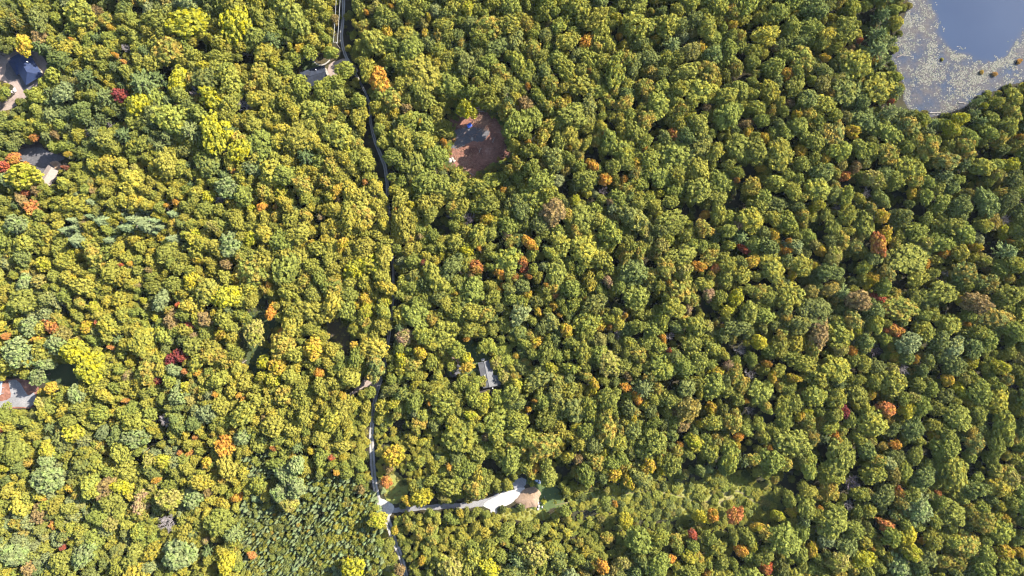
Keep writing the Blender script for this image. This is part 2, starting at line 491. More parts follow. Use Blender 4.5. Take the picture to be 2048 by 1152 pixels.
dp, do = d_poly(pu, pv, P_POND), d_poly(pu, pv, P_OPEN)
patch = 0.55 * vnoise(pu, pv, 26, 1) + 0.45 * vnoise(pu, pv, 9, 2)
dens = np.clip((patch - 0.40) * 2.4, 0.02, 1) * np.where(do < 16, 0.9, 0.55)
wob = 0.9 * (vnoise(pu, pv, 14, 8) - 0.5) + 0.7 * (vnoise(pu, pv, 5, 9) - 0.5)
dens += 0.45 * np.clip(1.4 - 1.4 * np.hypot((pu - 1858) / 42, (pv - 148) / 28) + wob, 0, 1) + 0.7 * np.clip(1.4 - 1.4 * np.hypot((pu - 1815) / 18, (pv - 46) / 12) + wob, 0, 1)
dens *= np.where(do < 0, np.clip(0.22 * (vnoise(pu, pv, 8, 5) > 0.62) * (do > -14), 0, 1), 1)
ok = (dp < -1) & (pad_rng.random(N) < dens)
pu, pv = pu[ok], pv[ok]
v, f = [], []
for x, y in zip(pu, pv):
    X, Y, _ = W(x, y)
    r = pad_rng.uniform(0.16, 0.50)
    a0, z = pad_rng.uniform(0, 6.28), 0.11 + pad_rng.uniform(0, 0.10)
    n = len(v)
    for k in range(6):
        a = a0 + k * 1.047
        v.append((X + r * math.cos(a), Y + r * math.sin(a) * 0.85, z + pad_rng.uniform(-0.04, 0.04)))
    f.append(tuple(range(n, n + 6)))
m, nt, b = node_mat('lily_leaf', 0.75, 0.15)
g = nt.nodes.new('ShaderNodeNewGeometry')
nt.links.new(ramp(nt, g.outputs['Random Per Island'], [(0.0, (0.040, 0.048, 0.030)), (0.3, (0.075, 0.072, 0.052)), (0.8, (0.115, 0.108, 0.088)), (1.0, (0.055, 0.040, 0.030))]), b.inputs['Base Color'])  # paler tones hold pale undersides and the sheen put into the colour
mesh_obj('lily_pads', v, f, m)['kind'] = 'stuff'


# ------------------------------------------------------------------ tree prototypes (nominal metres: crown radius 6, height 18)
def cards(cen, nrm, size, rng, aspect=1.0, along=None, tilt=0.55):
    """one small quad per centre, facing roughly along nrm"""
    n = len(cen)
    nrm = nrm + rng.normal(0, tilt, (n, 3))
    nrm /= np.linalg.norm(nrm, axis=1)[:, None] + 1e-9
    t = rng.normal(0, 1, (n, 3)) if along is None else along + rng.normal(0, 0.15, (n, 3))
    t -= nrm * np.sum(t * nrm, axis=1)[:, None]
    t /= np.linalg.norm(t, axis=1)[:, None] + 1e-9
    b = np.cross(nrm, t)
    sz = (size * rng.uniform(0.7, 1.3, n))[:, None]
    t, b = t * sz * aspect, b * sz
    sk = rng.uniform(-0.4, 0.4, (n, 1))
    v = np.stack([cen - t - b * (1 + sk), cen + t - b * (1 - sk), cen + t * 0.7 + b, cen - t * 0.7 + b], 1).reshape(-1, 3)
    f = np.arange(4 * n).reshape(n, 4)
    return v, f


def merge(parts):
    vs, fs, n = [], [], 0
    for v, f in parts:
        vs.append(v)
        fs += [tuple(int(i) + n for i in q) for q in f]
        n += len(v)
    return np.concatenate(vs), fs


def sphere_pts(n, lo, rng):
    i = np.arange(n) + 0.5
    z = 1 - (1 - lo) * i / n
    a = i * 2.39996 + rng.uniform(0, 6)
    s = np.sqrt(np.maximum(0, 1 - z * z))
    return np.stack([s * np.cos(a), s * np.sin(a), z], 1)


def broad_crown(seed, nclump=110, rough=1.0, flat=1.0, csize=0.9):
    """several boughs, each a dome of leaf clumps, leaning out of one crown"""
    rng = np.random.default_rng(seed)
    nb = int(rng.integers(5, 10))
    el, ea = rng.uniform(1.0, 1.13), rng.uniform(0, 3.14)
    dom = [(rng.uniform(-.8, .8), rng.uniform(-.8, .8), 12.0, rng.uniform(2.4, 3.3))]
    a = rng.uniform(0, 6.28)
    for j in range(nb):
        a += 6.28 / nb * rng.uniform(0.65, 1.35)
        q = rng.uniform(2.4, 4.5)
        dom.append((q * math.cos(a), q * math.sin(a), 11.9 - 0.38 * q + rng.uniform(-2.0, 1.5), rng.uniform(1.3, 2.8)))
    dom = np.array(dom)
    tot = np.sum(dom[:, 3] ** 2)
    cen, dr = [], []
    for i, (x, y, z, r) in enumerate(dom):
        n = max(8, int(1.55 * nclump * r * r / tot))
        d = sphere_pts(n, -0.45, rng) + rng.normal(0, 0.12, (n, 3))
        d /= np.linalg.norm(d, axis=1)[:, None]
        p = np.array([x, y, z]) + d * r * rng.uniform(0.78, 1.2, (n, 1)) * np.array([1, 1, 1.15 * flat])
        oth = np.delete(dom, i, 0)
        ins = np.any(np.linalg.norm(p[:, None, :] - oth[None, :, :3], axis=2) < oth[None, :, 3] * 0.88, axis=1)
        cen.append(p[~ins])
        dr.append(d[~ins])
    cen, dr = np.concatenate(cen), np.concatenate(dr)
    ca, sa = math.cos(ea), math.sin(ea)
    M = np.array([[ca, -sa, 0], [sa, ca, 0], [0, 0, 1]]) @ np.diag([el, 1 / el, 1]) @ np.array([[ca, sa, 0], [-sa, ca, 0], [0, 0, 1]])
    cen = cen @ M.T
    k, nclump = 13, len(cen)
    cd = rng.normal(0, 1, (nclump, k, 3)) + dr[:, None, :] * 1.1 + np.array([0, 0, 0.5])
    cd /= np.linalg.norm(cd, axis=2)[:, :, None]
    cr = csize * rng.uniform(0.65, 1.35, (nclump, 1, 1)) * rough
    p = (cen[:, None, :] + cd * cr).reshape(-1, 3)
    parts = [cards(p, cd.reshape(-1, 3), np.full(len(p), 0.42 * csize / 0.9), rng)]
    q, qd = [], []
    for x, y, z, r in dom:                                  # inner leaves that close the boughs
        d = sphere_pts(12, -0.3, rng)
        q.append(np.array([x, y, z]) + d * r * 0.62)
        qd.append(d)
    q = np.concatenate(q) @ M.T
    parts.append(cards(q, np.concatenate(qd), np.full(len(q), 0.85), rng))
    return merge(parts)


def trunk_geo(seed, hgt=12.0, r=0.32, limbs=6):
    rng = random.Random(seed)
    mb = MB()
    p, n = Vector((0, 0, -0.3)), 4
    for i in range(n):
        q = Vector((rng.uniform(-.25, .25), rng.uniform(-.25, .25), hgt * (i + 1) / n))
        mb.tube(p, q, r * (1 - 0.19 * i) * (1.3 if i == 0 else 1), r * (1 - 0.19 * (i + 1)), 7, False)
        p = q
    for i in range(limbs):
        a, z = i * 2.4 + rng.random(), hgt * rng.uniform(0.5, 0.95)
        L = rng.uniform(2.2, 4.0)
        mb.tube((0, 0, z), (L * math.cos(a), L * math.sin(a), z + L * 0.7), r * 0.4, r * 0.12, 5, False)
    return np.array([tuple(x) for x in mb.v]), mb.f


def spruce_crown(seed, R=6.0, top=18.0):
    """pointed crown of drooping sprays in tiers"""
    rng = np.random.default_rng(seed)
    cen, nrm, al, sz = [], [], [], []
    tiers = 15
    for t in range(tiers):
        k = t / (tiers - 1)
        z = 2.5 + (top - 2.8) * k
        rr = R * (1 - k) ** 0.9 * 0.98 + 0.25
        nb = int(16 - 9 * k)
        for j in range(nb):
            a = 6.283 * j / nb + t * 0.7 + rng.uniform(-.2, .2)
            for s in (0.45, 0.75, 1.0):
                q = rr * s * rng.uniform(0.88, 1.08)
                cen.append((q * math.cos(a), q * math.sin(a), z - 0.32 * q + rng.uniform(-.2, .2)))
                nrm.append((0.55 * math.cos(a), 0.55 * math.sin(a), 0.8))
                al.append((math.cos(a), math.sin(a), -0.35))
                sz.append(0.26 + 0.075 * rr)
    cen.append((0, 0, top)); nrm.append((0.5, 0, 0.6)); al.append((0, 0, 1)); sz.append(0.25)
    return cards(np.array(cen), np.array(nrm), np.array(sz), rng, 1.7, np.array(al), 0.3)


def pine_crown(seed):
    """loose whorls of long upswept boughs tufted with needles"""
    rng = np.random.default_rng(seed)
    cen, nrm, al, sz = [], [], [], []
    for t in range(9):
        k = t / 8
        z = 6.5 + 10.8 * k
        L = 6.2 * (1 - k) ** 0.7 + 0.9
        nb = 7 if k < 0.7 else 5
        for j in range(nb):
            a = 6.283 * j / nb + t * 1.3 + rng.uniform(-.25, .25)
            LL = L * rng.uniform(0.75, 1.1)
            for s in np.linspace(0.3, 1, 6):
                for _ in range(3):
                    w = rng.normal(0, 0.10 * LL * (1.25 - s))
                    q = LL * s
                    cen.append((q * math.cos(a) - w * math.sin(a), q * math.sin(a) + w * math.cos(a), z + 0.22 * q * s + rng.uniform(-.2, .3)))
                    nrm.append((0.2 * math.cos(a), 0.2 * math.sin(a), 1))
                    al.append((math.cos(a), math.sin(a), 0.35))
                    sz.append(0.26)
    return cards(np.array(cen), np.array(nrm), np.array(sz), rng, 2.2, np.array(al), 0.5)


def bare_geo(seed):
    rng = random.Random(seed)
    mb = MB()
    mb.tube((0, 0, -0.3), (0.2, 0.1, 8), 0.36, 0.26, 6, False)

    def grow(p, d, L, r, lvl):
        q = p + d * L
        mb.tube(p, q, r, r * 0.6, 4 if lvl < 2 else 3, False)
        if lvl == 3:
            return
        for i in range((5, 5, 4)[lvl]):
            t = rng.uniform(0.3, 1.0)
            n = (d + Vector((rng.uniform(-1, 1), rng.uniform(-1, 1), rng.uniform(-0.3, 0.7))) * 0.85).normalized()
            grow(p + d * (L * t), n, L * rng.uniform(0.45, 0.65), r * 0.52, lvl + 1)

    for i in range(9):
        a = i * 2.4
        e = rng.uniform(0.35, 1.2)
        dd = Vector((math.cos(a) * math.cos(e), math.sin(a) * math.cos(e), math.sin(e)))
        grow(Vector((0.2, 0.1, rng.uniform(5.5, 8))), dd, rng.uniform(3.6, 5.2), 0.19, 0)
    return np.array([tuple(x) for x in mb.v]), mb.f


def shrub_crown(seed):
    v, f = broad_crown(seed, 60, 1.0, 0.8, 1.1)
    v = v.copy()
    v[:, 2] = (v[:, 2] - 6.0) * 0.8
    return v, f


def to_mesh(name, geo, mats, mat_idx=None):
    v, f = geo
    me = bpy.data.meshes.new(name)
    me.from_pydata([tuple(map(float, p)) for p in v], [], f)
    for mm in mats:
        me.materials.append(mm)
    if mat_idx is not None:
        me.polygons.foreach_set('material_index', mat_idx)
    me.update()
    return me


NB = 14
CROWN, TRUNK, WHOLE = {}, {}, {}
KINDS_N = {'broad': NB, 'spruce': 3, 'pine': 3, 'shrub': 3}
for kind, n in KINDS_N.items():
    for i in range(n):
        if kind == 'broad':
            c = broad_crown(100 + i, (96, 112, 128)[i % 3], (0.9, 1.0, 1.1)[(i // 3) % 3], (1.0, 0.88, 1.08)[i % 3], (0.95, 0.85, 0.76)[(i + i // 3) % 3])
        elif kind == 'spruce':
            c = spruce_crown(200 + i)
        elif kind == 'pine':
            c = pine_crown(300 + i)
        else:
            c = shrub_crown(400 + i)
        t = trunk_geo(i + 10, {'broad': 12, 'spruce': 16.5, 'pine': 16.5, 'shrub': 3}[kind], 0.32 if kind != 'shrub' else 0.15, 6 if kind == 'broad' else 2)
        lm = M_leaf if kind in ('broad', 'shrub') else M_needle
        CROWN[kind, i] = to_mesh('crown', c, [lm])
        TRUNK[kind, i] = to_mesh('trunk', t, [M_bark])
        WHOLE[kind, i] = to_mesh(kind, merge([c, t]), [lm, M_bark], [0] * len(c[1]) + [1] * len(t[1]))
BARE = [to_mesh('branches', bare_geo(500 + i), [M_deadbark]) for i in range(4)]
BAREP = [to_mesh('branches', bare_geo(520 + i), [M_purplebark]) for i in range(3)]

# ------------------------------------------------------------------ the trees one can pick out in the photograph: u, v, crown size in pixels, look
CAT = '''
655,172,34,G 640,181,30,G 596,166,26,G 606,180,30,G 590,113,28,G 617,104,26,G 662,106,24,G 690,137,32,G 672,165,26,G 100,152,28,G 90,168,28,G 70,190,28,G 946,771,30,G 925,768,28,G 914,699,30,G 955,803,32,G 1000,797,28,G 904,731,18,G 1016,720,30,G 1004,700,30,G 964,694,26,G 980,690,24,G
46,85,32,a 144,80,9,o 231,110,10,o 248,125,9,n 222,55,18,a 417,72,12,y 404,131,24,Y 236,190,26,c 69,275,16,n 110,270,16,b 75,70,28,b 190,22,20,b
380,42,60,g 467,42,58,g 425,262,58,g 422,192,48,g 355,162,40,g 277,207,46,g 250,95,22,B 387,180,24,B 485,210,34,B 490,105,20,B 220,250,16,B 172,265,18,B
753,159,42,o 752,10,24,t 782,15,12,o 732,24,9,o 653,13,18,Y 669,39,15,b 552,128,24,y 598,96,22,a 578,92,10,y 850,68,18,a 934,20,26,y 774,66,20,a 860,114,18,a 856,32,12,a
694,226,9,o 777,232,16,a 840,245,12,a 807,215,24,b 887,282,12,o 932,215,32,g
1175,81,26,o 1311,77,16,a 1400,94,22,a 1381,235,24,y 1350,269,24,n 1209,268,10,o 1179,142,10,n 1054,172,10,o 1231,35,20,y 1099,47,14,p 1466,50,20,a 1346,155,16,a 1136,197,18,a
1494,245,22,b 1496,267,20,a 1529,275,18,a 1046,210,30,b 1416,215,16,b 1394,130,16,p 1056,285,10,o 1314,152,20,t 1239,72,10,o
1575,150,23,o 1653,116,16,a 1548,95,14,b 1577,205,18,b 1710,262,27,a 1746,120,18,a 1671,160,26,t 1781,203,12,r 1720,82,9,r 1968,212,14,y 1920,238,28,g 1906,260,26,y 2041,275,12,o 1596,230,20,a 1618,140,22,t 1700,100,14,p
27,317,20,n 5,333,20,r 47,338,22,o 38,352,46,y 51,385,14,r 72,380,20,b 64,414,25,n 42,398,22,b 185,383,18,b 135,308,9,a 129,335,10,c 351,404,11,o 332,411,8,o 179,421,10,y 312,430,17,y 330,438,10,y 165,435,16,t
166,448,12,p 145,505,20,y 144,553,18,a 151,564,8,n 82,528,26,y 242,529,8,r 260,528,8,o 297,538,12,b 397,520,20,a 381,560,28,Y 470,555,24,a 422,453,27,t 386,473,26,y 478,303,36,g 500,418,16,y 416,395,24,g 500,475,24,y
462,339,10,n 450,528,20,b 267,335,16,t 400,335,12,y 274,570,9,p 502,338,28,s 460,488,48,s 450,375,38,s 15,363,28,s 30,448,38,s 48,568,28,s 445,298,18,B 440,400,22,B
524,412,17,o 551,413,9,o 674,378,27,a 730,363,11,n 826,365,16,a 823,383,16,y 822,408,16,Y 792,419,11,o 972,440,22,a 1014,468,17,p 1009,378,14,o 543,494,15,a 622,484,11,a 684,488,25,a 566,452,9,a 952,533,25,n 999,545,23,o 1008,572,16,o
847,525,12,c 884,508,16,y 934,500,27,g 958,497,11,o 941,550,14,b 834,557,9,a 540,570,14,o 694,295,27,y 677,400,14,p 640,433,12,p 840,475,14,p 562,385,27,y 744,530,36,y 707,540,36,g 938,436,28,P 900,432,18,B
1184,330,22,o 1208,360,24,o 1248,357,14,o 1270,328,22,a 1288,298,11,o 1140,298,10,a 1320,385,18,y 1411,429,17,o 1474,360,9,n 1523,335,14,a 1059,488,26,o 1046,523,19,n 1048,540,14,r 1031,554,12,n 1056,552,12,n 1434,535,21,n 1402,533,23,o
1335,562,12,o 1338,523,9,r 1488,498,17,r 1479,448,22,p 1366,543,30,t 1314,430,14,y 1149,400,20,y 1174,388,16,y 1286,460,26,t 1216,563,20,p 1091,570,10,o 1104,428,46,b 1099,448,22,p 1324,493,30,t 1146,540,20,y 1219,403,12,p 1506,523,27,a 1208,382,22,P
1690,353,18,n 1606,303,24,a 1758,490,32,n 1771,468,28,a 1568,500,21,o 1888,508,19,o 1850,529,20,o 2008,475,14,y 2020,483,8,o 1978,540,14,b 1748,557,21,a 1586,550,18,a 1628,530,18,a 1643,500,22,a 1650,318,22,a 1713,333,20,b 1746,355,30,t 1768,370,20,y
1636,410,22,y 1763,433,26,a 1722,475,22,t 1671,513,32,t 1853,485,27,t 1956,495,19,a 1871,450,15,a 2008,458,22,y 1973,520,26,t 2026,330,30,g 1998,350,26,t 1546,468,23,a 1576,483,12,o 1736,570,19,Y 1823,384,20,a 1678,415,22,P 1736,383,24,B 1893,545,18,B 2011,440,22,B
102,651,30,n 74,680,18,o 11,671,12,n 172,653,25,a 196,646,10,r 190,616,24,y 291,603,19,y 311,631,17,y 357,610,14,r 409,608,15,r 360,653,13,r 381,652,19,r 387,672,9,p 340,718,22,c 357,713,26,c 316,756,18,c 370,743,11,n 395,746,21,o 287,713,13,n
222,696,9,n 259,726,17,y 10,617,14,y 430,788,10,o 486,801,11,o 477,791,9,o 249,802,10,n 370,773,22,y 80,806,24,t 102,776,20,a 4,860,10,r 120,857,16,t 450,591,44,g 340,638,28,b 412,636,28,b 445,666,26,a 175,738,50,g 145,703,40,g
32,706,52,s 72,753,28,s 107,688,32,s 87,726,28,s 57,653,36,s 150,786,32,s 355,793,32,s 255,748,22,p 287,853,18,B 332,843,32,B 510,667,36,t 527,724,24,g
540,623,21,o 727,623,26,y 714,610,16,a 566,662,16,o 625,696,36,a 637,748,19,o 684,793,16,a 840,706,25,a 836,700,11,n 934,733,26,a 932,718,22,g 810,673,32,p 934,677,11,o 707,693,17,a 771,601,20,y 729,596,24,a 898,853,18,y 937,828,24,y 786,808,21,y 967,801,27,y
994,726,25,t 1010,750,26,t 830,768,19,y 557,731,30,a 803,718,26,g 522,753,21,y 545,761,26,y 530,836,18,b 860,808,9,o 912,586,13,a 997,581,14,o 816,598,18,t 671,635,17,P 964,765,18,t
1072,686,25,a 1110,613,17,a 1111,591,14,n 1057,590,17,a 1074,621,16,a 1119,631,11,o 1251,631,11,o 1326,678,17,o 1339,701,11,r 1219,653,9,n 1204,651,24,a 1134,663,24,a 1251,776,20,o 1256,751,18,b 1276,796,23,o 1349,821,16,b 1266,836,17,a 1186,768,24,a
1071,801,11,o 1056,820,11,o 1434,746,28,a 1421,818,23,a 1491,802,11,o 1399,786,19,y 1403,848,19,a 1521,683,28,Y 1495,686,13,Y 1414,653,23,t 1459,621,25,y 1476,591,30,g 1416,591,24,p 1101,736,23,y 1035,773,22,y 1216,726,48,t 1376,621,18,p 1369,851,24,b
1149,853,19,y 1446,652,9,o 1531,728,13,o 1031,711,14,a 1459,731,18,p 1236,668,20,B 1341,673,22,B 1481,700,25,B 1501,748,23,B 1499,820,20,B
1755,597,23,r 1777,625,20,n 1788,662,27,n 1705,701,19,o 1790,711,18,a 1831,721,13,o 1742,790,19,a 1772,822,31,n 1813,818,31,Y 1688,823,25,c 1921,601,21,a 1933,648,14,o 1946,726,23,y 2008,736,30,y 1636,668,46,b 1722,601,38,b 1898,761,23,a 1928,758,23,t
1618,822,19,y 1588,756,21,a 1546,756,21,a 1598,836,17,a 1961,606,40,b 1716,666,21,y 1553,633,13,y 1826,796,25,t 1683,701,23,t 1921,783,27,g 1786,738,24,t 1541,688,15,y 1538,728,12,o 1756,701,24,P 1811,736,28,B 2033,768,24,P
390,874,13,n 447,891,31,o 377,908,15,n 360,904,9,n 412,924,19,a 472,993,22,o 310,961,12,o 302,974,19,t 415,984,18,b 106,1049,14,n 57,1141,26,b 94,996,9,n 127,1094,9,c 142,976,18,a 211,974,42,b 278,1004,30,p 411,1081,13,p 502,1111,13,n 450,1129,36,Y
220,1044,32,t 78,1026,34,b 297,919,25,t 325,921,27,y 147,869,32,y 95,894,30,y 5,936,19,y 242,976,30,g 95,956,52,s 90,919,32,s 30,1114,48,s 160,1114,38,s 350,1114,58,s 265,879,38,s 482,876,30,s 382,999,38,s 332,1004,42,t 335,1044,40,B
546,894,15,n 663,915,11,r 845,996,34,Y 815,1003,18,a 787,914,36,a 777,934,18,b 772,966,19,n 754,1039,30,y 844,1121,17,a 789,1061,15,a 672,946,11,o 722,981,14,b 622,901,15,a 972,874,17,b 898,934,11,o 797,1141,20,b
570,950,40,s 592,972,34,s 560,985,30,s 577,1006,28,t 590,935,30,s 902,1136,46,t 702,1141,36,g 979,1139,36,g 
1155,919,19,b 1209,901,21,y 1299,929,28,a 1324,941,21,Y 1328,909,23,o 1226,949,28,a 1256,956,28,a 1178,969,15,o 1478,874,17,o 1473,894,17,a 1325,874,13,n 1360,889,13,o 1391,886,32,y 1254,1044,25,Y 1230,1008,11,o 1404,1034,25,Y 1426,1034,21,o 1474,1031,30,n
1386,1071,17,r 1341,1119,19,o 1381,1116,29,y 1205,1131,25,o 1484,1101,19,o 1506,1094,21,y 1516,1056,19,a 1529,1139,18,n 1245,1126,27,t 1063,1114,42,t 1071,939,15,o 1419,1149,20,o 1214,984,13,t
1773,1049,27,n 1818,1074,36,Y 1846,1081,14,o 1793,889,19,o 1673,876,25,o 1798,986,21,n 1878,991,16,n 1623,1099,25,a 1538,894,13,o 1538,1139,17,r 1743,1096,9,o 1871,871,21,a 1728,1119,36,g 1676,1126,38,t 1641,1019,13,o 1586,1024,21,a 1556,1034,21,y
1826,1111,32,y 2006,1104,27,a 2038,1106,20,a 2026,956,32,t 1743,884,19,t 2011,1036,19,a 1838,1019,52,s 1801,1134,42,s 1711,964,34,P 1698,1011,22,B 1641,1061,26,B
'''
TINT = {'o': (.37, .165, .030), 'a': (.32, .205, .032), 'n': (.31, .115, .042), 'r': (.24, .068, .044), 'c': (.13, .032, .034), 'y': (.232, .200, .030), 'Y': (.262, .232, .028),
        't': (.220, .185, .052), 'b': (.165, .110, .048), 'p': (.24, .150, .085), 'g': (.212, .205, .028), 's': (.148, .162, .066), 'G': (.170, .180, .034)}
WORD = {'o': 'orange', 'a': 'amber', 'n': 'orange-red', 'r': 'red', 'c': 'dark crimson', 'y': 'yellow', 'Y': 'bright yellow', 't': 'tan-tinged', 'b': 'russet-brown',
        'p': 'pinkish', 'g': 'lime-green', 's': 'silvery grey-green', 'G': 'mid-green', 'B': 'leafless grey', 'P': 'leafless purplish'}
cat = []
for tok in CAT.split():
    a = tok.split(',')
    cat.append((float(a[0]), float(a[1]), float(a[2]), a[3]))

# ------------------------------------------------------------------ where every other tree stands
GU = [-120, 0, 256, 512, 768, 1024, 1280, 1536, 1792, 2048, 2170]
GV = [-120, 0, 230, 460, 690, 920, 1152, 1270]
G_SIZE = np.array([
    [28, 28, 34, 40, 38, 38, 36, 38, 40, 38, 38], [28, 28, 34, 40, 38, 38, 36, 38, 40, 38, 38], [26, 26, 32, 42, 40, 40, 38, 40, 42, 36, 36], [28, 28, 28, 36, 36, 38, 40, 44, 44, 38, 38],
    [30, 30, 30, 40, 36, 36, 40, 44, 42, 42, 42], [30, 30, 30, 27, 28, 36, 37, 40, 44, 44, 44], [30, 30, 30, 20, 24, 34, 35, 38, 40, 42, 42], [30, 30, 30, 20, 24, 34, 35, 38, 40, 42, 42]], float)


def grid(u, v, g):
    iu = np.clip(np.searchsorted(GU, u) - 1, 0, len(GU) - 2)
    iv = np.clip(np.searchsorted(GV, v) - 1, 0, len(GV) - 2)
    gu, gv_ = np.array(GU), np.array(GV)
    fu = (u - gu[iu]) / (gu[iu + 1] - gu[iu])
    fv = (v - gv_[iv]) / (gv_[iv + 1] - gv_[iv])
    return (g[iv, iu] * (1 - fu) + g[iv, iu + 1] * fu) * (1 - fv) + (g[iv + 1, iu] * (1 - fu) + g[iv + 1, iu + 1] * fu) * fv


BLOCK = [P_CLEAR, P_HOUSEA, P_HOUSEB, P_YARDC, P_GLADE, P_GLADE2, P_YARDE, P_YARDF, P_GLADE3, P_PAD, P_GREYPAD, P_MOUND, P_SOUTH, P_LAWN, P_FORK, P_POND, P_DRIVEB, P_SIDE]
GAPS = [(1500, 345, 16), (1380, 425, 18), (1475, 400, 18), (1640, 455, 18), (1700, 540, 20), (1790, 405, 18), (1320, 250, 14), (1480, 155, 16), (1500, 70, 12), (640, 1030, 8), (500, 110, 14), (750, 115, 12),
        (880, 440, 12), (1130, 380, 12), (1190, 300, 12), (1240, 600, 14), (1560, 720, 14), (1760, 810, 18), (1640, 900, 16), (1580, 960, 24), (1720, 930, 16), (1760, 1040, 16), (1960, 930, 18), (1800, 560, 16),
        (1905, 620, 18), (1850, 690, 16), (1880, 740, 14), (1590, 300, 12), (690, 170, 8), (415, 95, 14), (275, 20, 12), (335, 140, 12), (640, 130, 6), (1080, 730, 12), (1340, 770, 14), (1410, 800, 12), (1060, 840, 12),
        (970, 550, 10), (890, 460, 12), (1000, 480, 10), (1940, 360, 18), (1980, 300, 14), (1990, 470, 18), (1840, 420, 16), (1650, 690, 12), (1420, 630, 14), (1300, 610, 10), (1740, 30, 12), (1730, 60, 14), (1000, 950, 14),
        (980, 925, 12), (1380, 930, 16), (1130, 940, 18), (800, 845, 12), (860, 745, 10), (1500, 900, 12), (1540, 840, 14), (1860, 905, 14), (300, 895, 10), (275, 930, 14), (130, 625, 12), (135, 685, 10), (330, 985, 10), (120, 1095, 10)]

T = []          # u, v, r(px), code/tone, source
for u, v, s, c in cat:
    T.append((u, v, s / 2, c, 'cat'))


WIDE = {id(P_GLADE): 0.85, id(P_GLADE2): 0.85, id(P_HOUSEB): 0.85, id(P_YARDE): 0.85, id(P_YARDC): 0.8, id(P_GLADE3): 0.8, id(P_FORK): 0.8, id(P_HOUSEA): 0.75, id(P_CLEAR): 0.8, id(P_PAD): 0.95, id(P_MOUND): 0.95, id(P_GREYPAD): 0.8, id(P_DRIVEB): 0.8}
SIDE_CUT = [(738, 240), (746, 290), (758, 335)]


def room(U, V):
    """largest crown radius that fits at each point without covering the lane, the clearings, the pond"""
    dl = d_line(U, V, LANE)
    over = np.interp(V, [-60, 110, 200, 240, 340, 380, 400, 640, 660, 840, 860, 1160], [6, 5, 1.5, 4, 5, 2.5, 1.5, 1.5, 2, 4.5, 6.5, 5])
    m = (dl - over) / 0.72
    m = np.minimum(m, (d_line(U, V, BRANCH) - 6) / 0.8)
    m = np.minimum(m, (d_line(U, V, TRAIL) - 2) / 0.6)
    cut = (U > 640) & (U < 720) & (V < 108)
    m = np.where(cut, np.minimum(m, (dl - 17) / 0.7), m)
    cut = (U > 720) & (U < 800) & (V > 235) & (V < 350)
    m = np.where(cut, np.minimum(m, (d_line(U, V, SIDE_CUT) - 9) / 0.7), m)
    for p in BLOCK:
        m = np.minimum(m, d_poly(U, V, p) / WIDE.get(id(p), 0.62))
    for gu, gv_, gr in GAPS:
        m = np.minimum(m, (np.hypot(U - gu, V - gv_) - gr * 0.95) / 0.6)
    return m


def zones(U, V):
    z = np.full(len(U), 'forest', dtype=object)
    dl, dm, dp = d_line(U, V, LANE), d_poly(U, V, P_MEADOW), d_poly(U, V, P_POND)
    z[(dp < 42) & (U < 1990)] = 'shore'
    z[(U > 70) & (U < 345) & (V > 90) & (V < 290)] = 'pinemix'
    z[(U > 130) & (U < 345) & (V > 400) & (V < 485)] = 'sprucemix'
    z[((U > 800) & (U < 1250) & (V > 1030) & (V < 1110)) | ((U > 740) & (U < 900) & (V > 850) & (V < 960)) | ((dl < 42) & (V > 820))] = 'young'
    z[(dm < 12) | ((U > 1150) & (U < 1460) & (V > 1020) & (V < 1075))] = 'shrubs'
    wb = 70 * (vnoise(U, V, 45, 51) - 0.5)
    z[((U + wb > 490) & (U < 765) & (V + wb > 975) & (dl > 6)) | ((U + wb > 510) & (U + wb < 690) & (V + wb > 935))] = 'plantation'
    return z


def throw(n, fac, spread, k, keep, rng, low=False, box=(-60, 2108, -60, 1212)):
    U, V = rng.uniform(box[0], box[1], n), rng.uniform(box[2], box[3], n)
    Z, D = zones(U, V), grid(U, V, G_SIZE)
    D = np.where(Z == 'plantation', 13, np.where(Z == 'shrubs', 14, np.where(Z == 'young', np.minimum(D, 22), D)))
    R = 0.5 * D * fac * np.exp(rng.normal(0, spread, n))
    ok = (room(U, V) > R) & ~((fac > 1.1) & (Z != 'forest') & (Z != 'shore')) & ((U < 1050) | (rng.random(n) < keep))
    A = np.zeros((len(T) + n, 3))
    A[:len(T)] = [(t[0], t[1], t[2] * (0.95 if t[4] == 'cat' and t[2] < 7 else 1.1 if t[4] == 'cat' and t[2] < 12 else 1.12 if t[4] == 'cat' else 1.0)) for t in T]
    m = len(T)
    for u, v, r, z in zip(U[ok], V[ok], R[ok], Z[ok]):
        kk = k + 0.08 * min(max((u - 1050) / 500, 0), 1)
        if np.any((A[:m, 0] - u) ** 2 + (A[:m, 1] - v) ** 2 < (kk * (A[:m, 2] + r)) ** 2):
            continue
        A[m] = (u, v, r)
        m += 1
        T.append((u, v, r, z, 'low' if low else 'fill'))


rg = np.random.default_rng(11)
throw(2600, 1.08, 0.26, 0.66, 1, rg)
throw(22000, 0.82, 0.25, 0.63, 1, rg)
throw(20000, 0.66, 0.18, 0.62, 0.7, rg)
throw(18000, 0.48, 0.18, 0.62, 0.5, rg, True)
throw(16000, 0.42, 0.18, 0.55, 0.3, rg, True)
throw(9000, 0.95, 0.18, 0.60, 1, rg, False, (470, 770, 920, 1200))
throw(5000, 0.8, 0.18, 0.62, 1, rg, False, (470, 770, 920, 1200))

